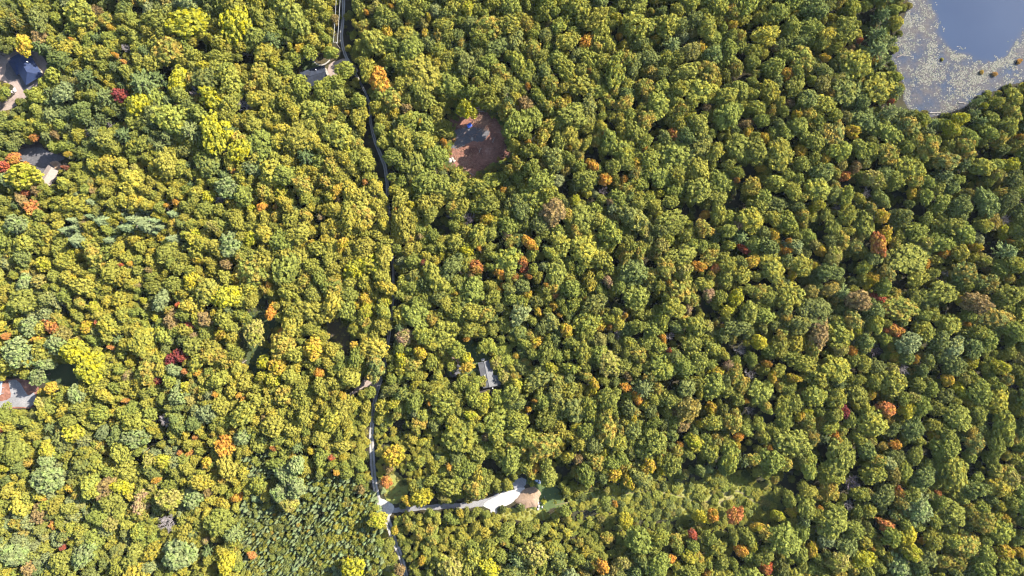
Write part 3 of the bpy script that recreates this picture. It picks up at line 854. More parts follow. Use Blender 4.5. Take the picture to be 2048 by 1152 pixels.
TONES = {'Y': (.206, .188, .034), 'G': (.160, .165, .034), 'D': (.120, .132, .038), 'S': (.150, .166, .068), 'O': (.188, .160, .044)}
TONEWORD = {'Y': 'yellow-green', 'G': 'mid-green', 'D': 'dark green', 'S': 'grey-green', 'O': 'olive-tan'}
trees = []
for u, v, r, c, src in T:
    rr = random.Random(int(u * 977 + v * 131))
    R = r * GSD
    kind, tone = 'broad', None
    zn = 'forest' if src == 'cat' else c
    h = min(2.0 * R + 7.5, 20.0) * rr.uniform(0.82, 1.16)
    if src == 'low':
        h *= 0.78
    if zn == 'plantation':
        h = 7.4 + rr.uniform(-1.6, 1.6) + max(0, R - 3)
        R *= 1.12
    elif zn == 'shrubs':
        h = 1.6 * R + 1.0
    elif zn == 'young':
        h = (1.2 * R + 2.0) if 738 < u < 815 else 2.0 * R + 3.0
    if src == 'cat' and r < 6.5 and h < 14:
        h = min(2.0 * R + 10.0, 16)           # small coloured tops that show between bigger crowns
    if src == 'cat':
        tone = c
        if c in 'BP':
            kind = 'bare'
        col = TINT.get(c, (.3, .26, .24))
        hsv = rr.uniform(0.88, 1.12)
        if r < 8:
            col = tuple(0.8 * x + 0.2 * y for x, y in zip(col, (.17, .16, .035)))
        tint = tuple(x * hsv for x in col)
        bl = {'o': (.30, .21, .03), 'a': (.25, .22, .02), 'n': (.33, .19, .035), 'r': (.36, .09, .03), 'c': (.2, .05, .03), 'y': (.24, .24, .02), 'Y': (.30, .24, .02),
              't': (.19, .19, .03), 'b': (.21, .15, .05), 'p': (.2, .18, .05), 'g': (.29, .25, .012), 's': (.16, .20, .06), 'G': (.19, .185, .03)}.get(c, col)
    else:
        # mixture by region: lime to the left and centre, deeper greens to the right
        fx = min(max((u - 600) / 700, 0), 1)
        py, pg, pd, ps = 0.46 * (1 - fx) + 0.20 * fx, 0.30 * (1 - fx) + 0.42 * fx, 0.09 * (1 - fx) + 0.24 * fx, 0.06 * (1 - fx) + 0.03 * fx
        if u < 420 and v < 320:
            py, pg, pd, ps = 0.24, 0.36, 0.20, 0.10
        if u < 350 and v > 850:
            py, ps = 0.36, 0.18
        if 430 < u < 780 and 220 < v < 860:
            py, pg, pd, ps = 0.62, 0.20, 0.06, 0.03
        if zn == 'plantation':
            py, pg, pd, ps = 0.22, 0.36, 0.30, 0.06
        if zn == 'shrubs' or zn == 'young':
            py, pg, pd, ps = 0.42, 0.38, 0.10, 0.03
        x = min(max(0.5 * rr.random() + 0.5 * float(0.5 + 1.7 * (0.6 * vnoise(u, v, 90, 31) + 0.4 * vnoise(u, v, 38, 32) - 0.5)), 0), 0.999)
        tone = 'Y' if x < py else 'G' if x < py + pg else 'D' if x < py + pg + pd else 'S' if x < py + pg + pd + ps else 'O'
        if zn == 'plantation' and rr.random() < 0.5:
            kind = 'spruce'
        elif zn == 'sprucemix' and rr.random() < 0.35:
            kind, h = 'spruce', h * 1.1
        elif zn == 'pinemix' and rr.random() < 0.45:
            kind = 'pine'
        elif zn == 'shore' and rr.random() < 0.6:
            kind = 'pine'
        elif zn == 'shrubs':
            kind = 'shrub'
        elif rr.random() < 0.02:
            kind = 'pine'
        col = TONES[tone]
        if kind == 'spruce':
            tone, col = 'N', (.098, .118, .052)
            R *= 1.12
            h *= 1.05
        if kind == 'pine':
            tone, col = 'D', rr.choice([(.085, .102, .034), (.112, .128, .042), (.078, .094, .033)])
        q, w = rr.uniform(0.88, 1.12), rr.uniform(0.93, 1.07)
        tint = (col[0] * q * w, col[1] * q, col[2] * q)
        x = rr.random()
        if kind == 'broad' and tone != 'S' and x < (0.06 + 0.09 * fx):
            bl = (.27, .18, .035)                       # a first flush of autumn on some boughs
        elif kind == 'broad' and x < 0.5:
            bl = (tint[0] * 1.3, tint[1] * 1.12, tint[2] * 0.8)
        else:
            bl = tuple(t * 0.9 for t in tint)
    if src != 'low' and 0 < d_poly([u], [v], P_CLEAR)[0] < 50 and u > 925 and v < 345:
        h = max(h, 26.0) * 1.06
    if src == 'cat' and kind != 'bare':
        h = h * 1.06 + (2.2 if r < 7 else 1.0)
        R *= 1.12
    if src != 'low' and 984 < u < 1062 and 690 < v < 768:
        h = min(h, 8.5)
    zc = h * 0.66
    X, Y, _ = W(u, v, zc)
    trees.append(dict(u=u, v=v, r=r, R=R, h=h, x=X, y=Y, kind=kind, tone=tone, tint=tint, bl=bl, src=src, zn=zn,
                      var=rr.randrange(KINDS_N.get(kind, 4)), rz=rr.uniform(0, 6.283), sq=rr.uniform(0.80, 1.25) if kind in ('broad', 'shrub') else 1.0))
print('trees', len(trees))

# ------------------------------------------------------------------ labels from what stands near by
LM = [('the blue-roofed house', 58, 140), ('the tan-roofed cabin', 103, 352), ('the dark-roofed house', 632, 156), ('the utility pole', 680, 97), ('the dirt clearing', 955, 290),
      ('the lily-pad pond', 1880, 150), ('the shaded glade', 512, 680), ('the brown glade', 672, 672), ('the grey-roofed house', 977, 747), ('the grey gravel yard', 36, 788), ('the white gravel pad', 1010, 1000),
      ('the lane fork', 768, 1020), ('the meadow trail', 1400, 1000), ('the side drive', 720, 770), ('the straight middle lane', 785, 520), ('the lane\'s upper bend', 765, 320)]
ANCH = [(1758, 490, 'the largest orange-red maple'), (1813, 818, 'the roundest bright yellow tree'), (1636, 668, 'the largest russet-brown tree'), (1216, 726, 'the feathery tan tree'),
        (334, 1044, 'the largest leafless pinkish tree'), (340, 718, 'the crimson maple pair'), (753, 159, 'the largest orange maple'), (1208, 360, 'the deepest orange maple'),
        (1773, 1049, 'the orange-red maple in the lower right'), (1575, 150, 'the brightest orange maple'), (95, 956, 'the largest silvery tree'), (1216, 563, 'the pinkish tree mid-forest'),
        (1426, 1034, 'the orange-and-yellow pair'), (447, 891, 'the round orange maple'), (211, 974, 'the wide russet tree'), (1311, 77, 'the small amber top-edge tree')]
ANCHORLABEL = {(1758, 490): 'largest orange-red maple, tucked under an amber crown in the right-hand forest', (1813, 818): 'roundest bright yellow tree, right beside an orange-red maple',
               (1636, 668): 'largest russet-brown tree, a wide dull crown amid green forest', (1216, 726): 'large feathery tan tree amid green crowns in the middle of the forest',
               (334, 1044): 'largest leafless pinkish tree, twigs bared above the lower-left forest', (340, 718): 'dark crimson maple, left half of the crimson pair among lime-green trees',
               (753, 159): 'largest orange maple, a big double crown right of the shaded lane', (1208, 360): 'deepest orange maple, flaming crown between two more orange trees',
               (1773, 1049): 'orange-red maple in the lower right, above the big bright yellow tree', (1575, 150): 'brightest orange maple, a lone vivid crown left of the lily-pad pond',
               (95, 956): 'largest silvery grey-green tree in the lower-left forest', (1216, 563): 'soft pinkish tree in the middle of the green forest',
               (1426, 1034): 'orange maple pressed against a bright yellow tree below the meadow trail', (447, 891): 'round orange maple standing alone among yellow-green crowns, lower left',
               (211, 974): 'wide russet-brown tree beside a lime-green crown, lower-left forest', (1311, 77): 'small amber tree near the top edge, mid-right forest'}
ALLLM = LM + [(n, x, y) for x, y, n in ANCH]
ORD = ['', 'second ', 'third ', 'fourth ', 'fifth ', 'sixth ', 'seventh ', 'eighth ', 'ninth ', 'tenth ', 'eleventh ', 'twelfth ']


def where(dx, dy):
    a = math.degrees(math.atan2(-dy, dx)) % 360
    return ['right of', 'up-right of', 'above', 'up-left of', 'left of', 'down-left of', 'below', 'down-right of'][int((a + 22.5) // 45) % 8]


picked = [t for t in trees if t['src'] == 'cat']
buckets = {}
for t in picked:
    if (t['u'], t['v']) in ANCHORLABEL:
        continue
    n, x, y = min(ALLLM, key=lambda q: math.hypot(q[1] - t['u'], q[2] - t['v']))
    wd = where(t['u'] - x, t['v'] - y)
    buckets.setdefault((WORD[t['tone']], wd, n), []).append((math.hypot(x - t['u'], y - t['v']), t))
for (col, wd, n), lst in buckets.items():
    lst.sort(key=lambda q: q[0])
    for i, (_, t) in enumerate(lst):
        o = ('nearest ' if i == 0 and len(lst) > 1 else ORD[i])
        t['ref'] = f"{o}{col} tree {wd} {n}"
for t in picked:
    if (t['u'], t['v']) in ANCHORLABEL:
        t['ref'] = [n for x, y, n in ANCH if (x, y) == (t['u'], t['v'])][0].replace('the ', '', 1)


def size_word(t):
    return 'small' if t['r'] < 7 else 'broad' if t['r'] > 17 else ''


for t in picked:
    if (t['u'], t['v']) in ANCHORLABEL:
        t['label'] = ANCHORLABEL[(t['u'], t['v'])]
    else:
        t['label'] = t['ref']
# the green trees that show largest, each named by the coloured tree or landmark it stands next to
refs = [(t['u'], t['v'], t['ref']) for t in picked if 8 < t['u'] < 2040 and 8 < t['v'] < 1144] + [(x, y, n.replace('the ', '', 1)) for n, x, y in LM]
RU, RV = np.array([q[0] for q in refs]), np.array([q[1] for q in refs])
cand = [t for t in trees if t['src'] == 'fill' and t['kind'] == 'broad' and 5 < t['u'] < 2043 and 5 < t['v'] < 1147]
cand.sort(key=lambda t: -t['r'])
used, greens = set(), []
for t in cand:
    dd = np.hypot(RU - t['u'], RV - t['v'])
    for i in np.argsort(dd)[:4]:
        if dd[i] > 95:
            break
        wd = where(t['u'] - RU[i], t['v'] - RV[i])
        key = (int(i), wd)
        lab = f"{TONEWORD[t['tone']]} tree {wd} the {refs[i][2]}"
        if key in used or len(lab.split()) > 16:
            continue
        used.add(key)
        t['label'] = lab
        greens.append(t)
        break
    if len(greens) >= 290:
        break
conif = []
for kind in ('spruce', 'pine'):
    lst = sorted([t for t in trees if t['kind'] == kind and 5 < t['u'] < 2043 and 5 < t['v'] < 1147], key=lambda t: -t['r'])
    for t in lst[:110]:
        dd = np.hypot(RU - t['u'], RV - t['v'])
        for i in np.argsort(dd)[:5]:
            if dd[i] > 110:
                break
            wd = where(t['u'] - RU[i], t['v'] - RV[i])
            lab = f"{'pointed spruce' if kind == 'spruce' else 'feathery dark pine'} {wd} the {refs[i][2]}"
            if (int(i), wd, kind) in used or len(lab.split()) > 16:
                continue
            used.add((int(i), wd, kind))
            t['label'] = lab
            conif.append(t)
            break

# ------------------------------------------------------------------ single trees as things
for t in sorted(picked + greens + conif, key=lambda t: (t['v'], t['u'])):
    k, c = t['kind'], t['tone']
    if k == 'bare':
        nm, grp = 'bare_tree', 'leafless trees scattered through the forest'
    elif k == 'spruce':
        nm, grp = 'spruce_tree', 'spruces in the young stands on the left'
    elif k == 'pine':
        nm, grp = 'pine_tree', 'pines among the broadleaf forest and at the shore'
    elif k == 'shrub':
        nm, grp = 'shrub', 'shrubs on the meadow'
    elif t['src'] == 'cat' and c in 'onrcap':
        nm, grp = 'maple_tree', 'autumn coloured maples in the forest'
    elif t['src'] == 'cat' and c in 'yYtb':
        nm, grp = 'birch_tree', 'yellow and tan trees in the forest'
    elif t['src'] == 'cat' and c == 's':
        nm, grp = 'poplar_tree', 'silvery trees in the forest'
    else:
        nm, grp = 'broadleaf_tree', 'large green trees of the forest'
    t['single'] = True
    e = thing(nm, t['label'], 'tree', (t['x'], t['y'], 0), t['rz'], grp)
    sc = (t['R'] * t['sq'] / 6, t['R'] / t['sq'] / 6, t['h'] / 18)
    if k == 'bare':
        o = bpy.data.objects.new('branches', (BAREP if c == 'P' else BARE)[t['var'] % 3])
        o.scale = sc
        COL.objects.link(o)
        o.parent = e
        continue
    for part, store in (('crown', CROWN), ('trunk', TRUNK)):
        o = bpy.data.objects.new(part, store[k, t['var']])
        o.scale = sc if part == 'crown' else (t['h'] / 18, t['h'] / 18, t['h'] / 18)
        if part == 'crown':
            o['tint'], o['blush'] = list(t['tint']), list(t['bl'])
        COL.objects.link(o)
        o.parent = e


# ------------------------------------------------------------------ all the other trees and the undergrowth: two masses
def scatter(name, rows, protos):
    """one object whose points carry tree geometry; rows: x, y, z, proto index, scale xyz, rotation, tint, blush"""
    me = bpy.data.meshes.new(name)
    me.from_pydata([r[0] for r in rows], [], [])
    n = len(rows)

    def attr(nm, typ, key, data):
        me.attributes.new(nm, typ, 'POINT').data.foreach_set(key, data)
    attr('proto', 'INT', 'value', [r[1] for r in rows])
    attr('size', 'FLOAT_VECTOR', 'vector', [x for r in rows for x in r[2]])
    attr('turn', 'FLOAT_VECTOR', 'vector', [x for r in rows for x in (0, 0, r[3])])
    attr('tint', 'FLOAT_VECTOR', 'vector', [x for r in rows for x in r[4]])
    attr('blush', 'FLOAT_VECTOR', 'vector', [x for r in rows for x in r[5]])
    ob = bpy.data.objects.new(name, me)
    COL.objects.link(ob)
    ob['kind'] = 'stuff'
    ng = bpy.data.node_groups.new(name, 'GeometryNodeTree')
    ng.interface.new_socket('Geometry', in_out='INPUT', socket_type='NodeSocketGeometry')
    ng.interface.new_socket('Geometry', in_out='OUTPUT', socket_type='NodeSocketGeometry')
    gi, go = ng.nodes.new('NodeGroupInput'), ng.nodes.new('NodeGroupOutput')
    join = ng.nodes.new('GeometryNodeJoinGeometry')

    def named(nm, typ):
        a = ng.nodes.new('GeometryNodeInputNamedAttribute')
        a.data_type = typ
        a.inputs['Name'].default_value = nm
        return a.outputs['Attribute']
    ai, asz, at = named('proto', 'INT'), named('size', 'FLOAT_VECTOR'), named('turn', 'FLOAT_VECTOR')
    for i, pm in enumerate(protos):
        src = bpy.data.objects.new(pm.name, pm)              # only carries the mesh into the node tree; never in the scene
        oi = ng.nodes.new('GeometryNodeObjectInfo')
        oi.inputs['Object'].default_value = src
        cmp_ = ng.nodes.new('FunctionNodeCompare')
        cmp_.data_type, cmp_.operation = 'INT', 'EQUAL'
        ng.links.new(ai, cmp_.inputs[2])
        cmp_.inputs[3].default_value = i
        ip = ng.nodes.new('GeometryNodeInstanceOnPoints')
        ng.links.new(gi.outputs[0], ip.inputs['Points'])
        ng.links.new(cmp_.outputs['Result'], ip.inputs['Selection'])
        ng.links.new(oi.outputs['Geometry'], ip.inputs['Instance'])
        ng.links.new(at, ip.inputs['Rotation'])
        ng.links.new(asz, ip.inputs['Scale'])
        ng.links.new(ip.outputs['Instances'], join.inputs[0])
    ng.links.new(join.outputs[0], go.inputs[0])
    ob.modifiers.new('scatter', 'NODES').node_group = ng
    return ob


keys = [k for k in WHOLE]
rows = []
for t in trees:
    if t.get('single') or t['kind'] == 'bare':
        continue
    rows.append(((t['x'], t['y'], 0), keys.index((t['kind'], t['var'])), (t['R'] * t['sq'] / 6, t['R'] / t['sq'] / 6, t['h'] / 18), t['rz'], t['tint'], t['bl']))
scatter('forest', rows, [WHOLE[k] for k in keys])

# undergrowth: shrubs and saplings under and between the trees, and along the edges of the clearings
ur = np.random.default_rng(21)
rows = []
U, V = ur.uniform(-40, 2090, 12000), ur.uniform(-40, 1192, 12000)
dl, db, dt = d_line(U, V, LANE), d_line(U, V, BRANCH), d_line(U, V, TRAIL)
dmin = np.min([d_poly(U, V, p) for p in BLOCK], axis=0)
dmead = d_poly(U, V, P_MEADOW)
skip_edge = ur.uniform(-3, 4, len(U))
for u, v, a, bb, tt, dm, dme, se in zip(U, V, dl, db, dt, dmin, dmead, skip_edge):
    if a < 7 or bb < 8 or tt < 4 or dm < se:
        continue
    r = ur.uniform(0.9, 2.4)
    if 470 < u < 770 and v > 930:
        r *= 0.6
    tone = TONES[ur.choice(['Y', 'G', 'G', 'D', 'D', 'O'])]
    hh = r * ur.uniform(1.0, 2.2)
    q = ur.uniform(0.55, 0.95) if dme > 0 else ur.uniform(0.85, 1.1)  # tint dimmed outside the meadow, shade of the canopy gaps in the colour
    tint = tuple(float(x * q) for x in tone)
    X, Y, _ = W(u, v)
    rows.append(((X, Y, -0.1), int(ur.integers(0, 3)), (r / 6, r / 6, hh / 8), float(ur.uniform(0, 6.28)), tint, tint))
# low weeds inside the glades, lawns and the dirt clearing
U, V = ur.uniform(440, 1600, 26000), ur.uniform(580, 1060, 26000)
E = ur.integers(0, len(P_CLEAR), 700)
for e_ in E:
    (x0, y0), (x1, y1) = P_CLEAR[e_], P_CLEAR[(e_ + 1) % len(P_CLEAR)]
    t_ = ur.random()
    X, Y, _ = W(x0 + (x1 - x0) * t_ + ur.normal(0, 4), y0 + (y1 - y0) * t_ + ur.normal(0, 4))
    r = ur.uniform(0.3, 1.3)
    tint = tuple(float(x * ur.uniform(0.6, 1.0)) for x in TONES[ur.choice(['G', 'O', 'D', 'Y'])])
    rows.append(((X, Y, -0.05), int(ur.integers(0, 3)), (r / 6, r / 6, r * 0.9 / 8), float(ur.uniform(0, 6.28)), tint, tint))
for p, dens, tn in ((P_GLADE, 0.30, 'D'), (P_GLADE2, 0.25, 'O'), (P_GLADELIT, 0.5, 'O'), (P_MEADOW, 0.55, 'Y'), (P_FORK, 0.4, 'O'), (P_SOUTH, 0.8, 'Y'), (P_LAWN, 0.3, 'G'), (P_YARDE, 0.06, 'G')):
    ins = in_poly(U, V, p) & (ur.random(len(U)) < dens) & (d_line(U, V, TRAIL) > 1.5) & (d_line(U, V, BRANCH) > 9) & (d_line(U, V, LANE) > 7) & ~in_poly(U, V, P_MOUND) & ~in_poly(U, V, P_PAD)
    for u, v in zip(U[ins], V[ins]):
        r = ur.uniform(0.3, 1.0)
        q = ur.uniform(0.6, 1.1)
        tint = tuple(float(x * q) for x in TONES[tn])
        X, Y, _ = W(u, v)
        rows.append(((X, Y, -0.05), int(ur.integers(0, 3)), (r / 6, r / 6, r * 0.8 / 8), float(ur.uniform(0, 6.28)), tint, tint))
scatter('undergrowth', rows, [WHOLE['shrub', i] for i in range(3)])


# ------------------------------------------------------------------ houses
def gable(mb_wall, mb_roof, x0, x1, y0, y1, wall_h, rise, over=0.5, th=0.22, axis='x'):
    """walls with gable ends, and two roof slopes with thickness"""
    if axis == 'y':
        A = MB(); Bq = MB()
        gable(A, Bq, y0, y1, x0, x1, wall_h, rise, over, th, 'x')
        sw = lambda v: [(p[1], p[0], p[2]) for p in v]
        mb_wall.add(sw(A.v), [tuple(reversed(f)) for f in A.f])
        mb_roof.append((sw(Bq[0].v) if False else None))
        return
    ym = (y0 + y1) / 2
    w = [(x0, y0, 0), (x1, y0, 0), (x1, y1, 0), (x0, y1, 0), (x0, y0, wall_h), (x1, y0, wall_h), (x1, y1, wall_h), (x0, y1, wall_h), (x0, ym, wall_h + rise), (x1, ym, wall_h + rise)]
    mb_wall.add(w, [(0, 1, 5, 4), (2, 3, 7, 6), (1, 2, 6, 9, 5), (3, 0, 4, 8, 7)])


def house(name, label, cu, cv, ang, L, D, wall_h, rise, roof_mat, wing=None, hip=False, group=None, extras=()):
    """L along the ridge, D across; wing: (x0, x1, y0, y1) lower gable that crosses the main body"""
    X, Y, _ = W(cu, cv)
    e = thing(name, label, 'house', (X, Y, 0), ang, group)
    bodies = [(-L / 2, L / 2, -D / 2, D / 2, wall_h, rise)]
    if wing:
        bodies.append((*wing, wall_h * 0.92, rise * 0.75))
    mw = MB()
    for bi, (x0, x1, y0, y1, wh, rs) in enumerate(bodies):
        across = bi == 1
        a0, a1, b0, b1 = (x0, x1, y0, y1) if not across else (y0, y1, x0, x1)
        bm_ = (b0 + b1) / 2
        fl = (lambda p: p) if not across else (lambda p: (p[1], p[0], p[2]))
        inset = (b1 - b0) / 2 * 0.9 if hip else 0.0
        pts = [(a0, b0, 0), (a1, b0, 0), (a1, b1, 0), (a0, b1, 0), (a0, b0, wh), (a1, b0, wh), (a1, b1, wh), (a0, b1, wh)]
        fc = [(0, 1, 5, 4), (1, 2, 6, 5), (2, 3, 7, 6), (3, 0, 4, 7)]
        if not hip:
            pts += [(a0, bm_, wh + rs), (a1, bm_, wh + rs)]
            fc += [(5, 6, 9), (7, 4, 8)]
        mw.add([fl(p) for p in pts], fc)
        ov, th = 0.55, 0.2
        k = rs / ((b1 - b0) / 2)
        for side in (-1, 1):
            be = b0 - ov if side < 0 else b1 + ov
            ze = wh - k * ov
            q = [(a0 - ov, be, ze), (a1 + ov, be, ze), (a1 + ov - inset, bm_, wh + rs), (a0 - ov + inset, bm_, wh + rs)]
            q = q + [(x, y, z + th) for x, y, z in q]
            m1 = MB()
            m1.add([fl(p) for p in q], [(3, 2, 1, 0), (4, 5, 6, 7), (0, 1, 5, 4), (1, 2, 6, 5), (2, 3, 7, 6), (3, 0, 4, 7)])
            m1.build('roof_slope', roof_mat, e)
        if hip:
            for s in (-1, 1):
                ax = a0 - ov if s < 0 else a1 + ov
                ar = ax + inset * (-s)
                q = [(ax, b0 - ov, wh - k * ov), (ax, b1 + ov, wh - k * ov), (ar, bm_, wh + rs)]
                q = q + [(x, y, z + th) for x, y, z in q]
                m1 = MB()
                m1.add([fl(p) for p in q], [(2, 1, 0), (3, 4, 5), (0, 1, 4, 3), (1, 2, 5, 4), (2, 0, 3, 5)])
                m1.build('roof_slope', roof_mat, e)
        rc = MB()
        p0, p1 = fl((a0 - ov + inset, bm_, wh + rs + th)), fl((a1 + ov - inset, bm_, wh + rs + th))
        rc.tube(p0, p1, 0.14, 0.14, 6)
        rc.build('ridge_cap', roof_mat, e)
    mw.build('wall', M_wall, e)
    for s in (-1, 1):
        for wx in (-L * 0.3, L * 0.28):
            f = MB()
            y = s * (D / 2 + 0.03)
            f.box(wx - 0.75, wx + 0.75, y - 0.05, y + 0.05, 0.95, 2.25)
            fo = f.build('window', M_trim, e)
            g = MB()
            g.box(wx - 0.64, wx + 0.64, y - 0.07, y + 0.07, 1.05, 2.15)
            g.build('pane', M_glass, fo)
    dd = MB()
    dd.box(-0.5, 0.5, -D / 2 - 0.07, -D / 2 + 0.03, 0.05, 2.1)
    do_ = dd.build('door', M_trim, e)
    hd = MB()
    hd.box(0.32, 0.4, -D / 2 - 0.13, -D / 2 - 0.05, 1.0, 1.08)
    hd.build('handle', M_dark, do_)
    for kind, x, y, z in extras:
        m1 = MB()
        if kind == 'chimney':
            m1.box(x - 0.5, x + 0.5, y - 0.45, y + 0.45, wall_h, z)
            m1.box(x - 0.6, x + 0.6, y - 0.55, y + 0.55, z, z + 0.15)
            c = m1.build('chimney', M_dark, e)
        else:
            m1.tube((x, y, z - 1.2), (x, y, z), 0.28, 0.28, 8)
            m1.build('roof_vent', M_trim, e)
    return e


house('house', 'large navy-roofed house beside the dirt drive at the left edge', 60, 137, math.radians(-59), 17.5, 10.5, 3.2, 2.6, M_navy, hip=True, wing=(-8.0, 0.6, -7.2, 2.0), extras=[('vent', -0.8, 3.0, 5.9)])
house('house', 'dark-roofed gable house below a shaded lawn near the utility pole', 632, 156, math.radians(16), 14.0, 9.0, 3.0, 2.4, M_charcoal, extras=[('vent', 2.2, 3.0, 5.0), ('chimney', -3.2, 0.9, 6.3)])
house('cabin', 'small tan-roofed cabin at the corner of the dark paved yard', 104, 352, math.radians(58), 9.2, 6.4, 2.8, 1.5, M_tanroof)
house('house', 'long grey-roofed house standing alone in a small lawn', 974, 747, math.radians(-78), 14.6, 6.6, 3.0, 1.0, M_greyroof, wing=(2.2, 7.6, 0.5, 6.4), extras=[('chimney', 4.2, 4.6, 4.6), ('vent', 0.2, -1.2, 4.4)])
# pale blue framed canopy at the left edge
X, Y, _ = W(2, 774)
e = thing('carport', 'pale blue metal carport roof with open frame at the left edge', 'carport', (X, Y, 0), math.radians(-6))
for s in (-1, 1):
    for y in (-3.4, 0, 3.4):
        p = MB(); p.tube((s * 2.0, y, 0), (s * 2.0, y, 2.6), 0.09, 0.09, 6)
        p.build('post', M_paleblue, e)
for x in np.linspace(-2.0, 2.0, 5):
    p = MB(); p.box(x - 0.36, x + 0.36, -3.9, 3.9, 2.62, 2.72)
    p.build('roof_panel', M_paleblue, e)
p = MB(); p.box(-2.3, 2.3, -4.0, -3.88, 2.5, 2.75); p.box(-2.3, 2.3, 3.88, 4.0, 2.5, 2.75); p.build('fascia', M_trim, e)

# concrete walk and path by the navy-roofed house
sheet('concrete_walk', [(649, 139), (653, 137), (660, 157), (656, 159)], 0.13, M_concrete, 0.1, 2)
ribbon('garden_path', [(603, 122), (610, 115), (617, 115), (626, 121), (634, 128), (644, 130), (652, 127), (660, 120)], [3, 3, 2.5, 2.5, 2.5, 2.5], 0.13, M_concrete, 0.3)

# ------------------------------------------------------------------ utility poles and cables
def pole(u, v, label):
    X, Y, _ = W(u, v)
    e = thing('utility_pole', label, 'pole', (X, Y, 0))
    p = MB(); p.tube((0, 0, -0.4), (0, 0, 11), 0.2, 0.14, 8); p.build('mast', M_log, e)
    p = MB(); p.box(-1.3, 1.3, -0.09, 0.09, 10.2, 10.4); p.build('crossarm', M_log, e)
    for x in (-1.15, 1.15):
        q = MB(); q.tube((x, 0, 10.4), (x, 0, 10.72), 0.1, 0.07, 6); q.build('insulator', M_trim, e)
    q = MB(); q.tube((0.35, 0.1, 8.6), (0.35, 0.1, 9.7), 0.3, 0.3, 8); q.build('transformer', M_trim, e)
    return X, Y


ax, ay = pole(680, 97, 'wooden utility pole in the shaded cut where bright cables end')
bx, by = pole(690, -80, 'utility pole carrying the cables beyond the top edge')
for dx, lab in ((-1.15, 'left bright cable running up from the utility pole'), (1.15, 'right bright cable running up from the utility pole')):
    mb = MB()
    n = 14
    pts = []
    for i in range(n + 1):
        t = i / n
        pts.append((ax + dx + (bx - ax) * t, ay + (by - ay) * t, 10.72 - 1.6 * 4 * t * (1 - t) * 0.5))
    for p, q in zip(pts, pts[1:]):
        mb.tube(p, q, 0.085, 0.085, 5, False)
    tag(mb.build('power_cable', M_wire), lab, 'cable', 'cables on the utility pole')

# ------------------------------------------------------------------ small things
# tan earth mound
mp = spline(P_MOUND, 3, True)
cx, cy = np.mean([q[0] for q in mp]), np.mean([q[1] for q in mp])
v, f, rings = [], [], 6
mr = random.Random(5)
for k in range(rings):
    t = 1 - k / rings
    for x, y in mp:
        zz = 1.7 * (1 - t * t) ** 0.8 + (mr.uniform(-.12, .12) if 0 < k else 0) + 0.05
        q = W(cx + (x - cx) * t, cy + (y - cy) * t)
        v.append((q[0], q[1], zz))
n = len(mp)
for k in range(rings - 1):
    for i in range(n):
        a, b_ = k * n + i, k * n + (i + 1) % n
        f.append((a, b_, b_ + n, a + n))
f.append(tuple(range((rings - 1) * n, rings * n)))
o = mesh_obj('earth_mound', v, f, M_sand, smooth=True)
o.data.update()
if sum(p.normal.z for p in o.data.polygons) < 0:
    o.data.flip_normals()
o['kind'] = 'structure'


def boulder(u, v, r, label, seed, group, mat=M_stone, name='boulder', cat_='boulder'):
    bm = bmesh.new()
    bmesh.ops.create_icosphere(bm, subdivisions=2, radius=r)
    rb = random.Random(seed)
    off = [rb.uniform(0, 6) for _ in range(3)]
    for w in bm.verts:
        k = 1 + 0.16 * math.sin(w.co.x / r * 3 + off[0]) + 0.14 * math.sin(w.co.y / r * 4 + off[1]) + 0.1 * math.sin(w.co.z / r * 5 + off[2])
        w.co *= k
        w.co.z *= 0.7
    me = bpy.data.meshes.new(name)
    bm.to_mesh(me)
    bm.free()
    me.materials.append(mat)
    o = bpy.data.objects.new(name, me)
    X, Y, _ = W(u, v)
    o.location = (X, Y, r * 0.4)
    COL.objects.link(o)
    return tag(o, label, cat_, group)


for i, (u, v, r, lab) in enumerate([(1076, 1006, 0.75, 'topmost white boulder of the row beside the earth mound'), (1077, 1012, 0.8, 'middle white boulder of the row beside the earth mound'),
                                    (1076, 1018, 0.7, 'lowest white boulder of the row beside the earth mound'), (1084, 1014, 0.6, 'lone white boulder on grass right of the boulder row'),
                                    (1082, 1005, 0.55, 'small pale boulder under the bush right of the mound'), (1041, 1010, 1.1, 'large white boulder at the mound\'s lower left'),
                                    (1046, 1012, 0.8, 'smaller white boulder touching the large one at the mound')]):
    boulder(u, v, r, lab, i, 'white boulders around the earth mound')
for i, (u, v, r, lab) in enumerate([(901, 321, 1.3, 'largest pale stump in the heap at the clearing\'s left side'), (905, 318, 1.0, 'upper pale stump of the heap in the dirt clearing'),
                                    (908, 322, 0.9, 'right pale stump of the heap in the dirt clearing'), (944, 278, 0.9, 'pale root stump in the middle of the dirt clearing')]):
    boulder(u, v, r, lab, 40 + i, 'pale stumps in the dirt clearing', M_log, 'tree_stump', 'stump')
for i, (u, v, r, lab) in enumerate([(30, 181, 1.3, 'white stone block at the bend of the dirt drive'), (26, 184, 0.9, 'smaller white stone left of the block at the drive bend')]):
    boulder(u, v, r, lab, 60 + i, 'white stones at the drive bend')

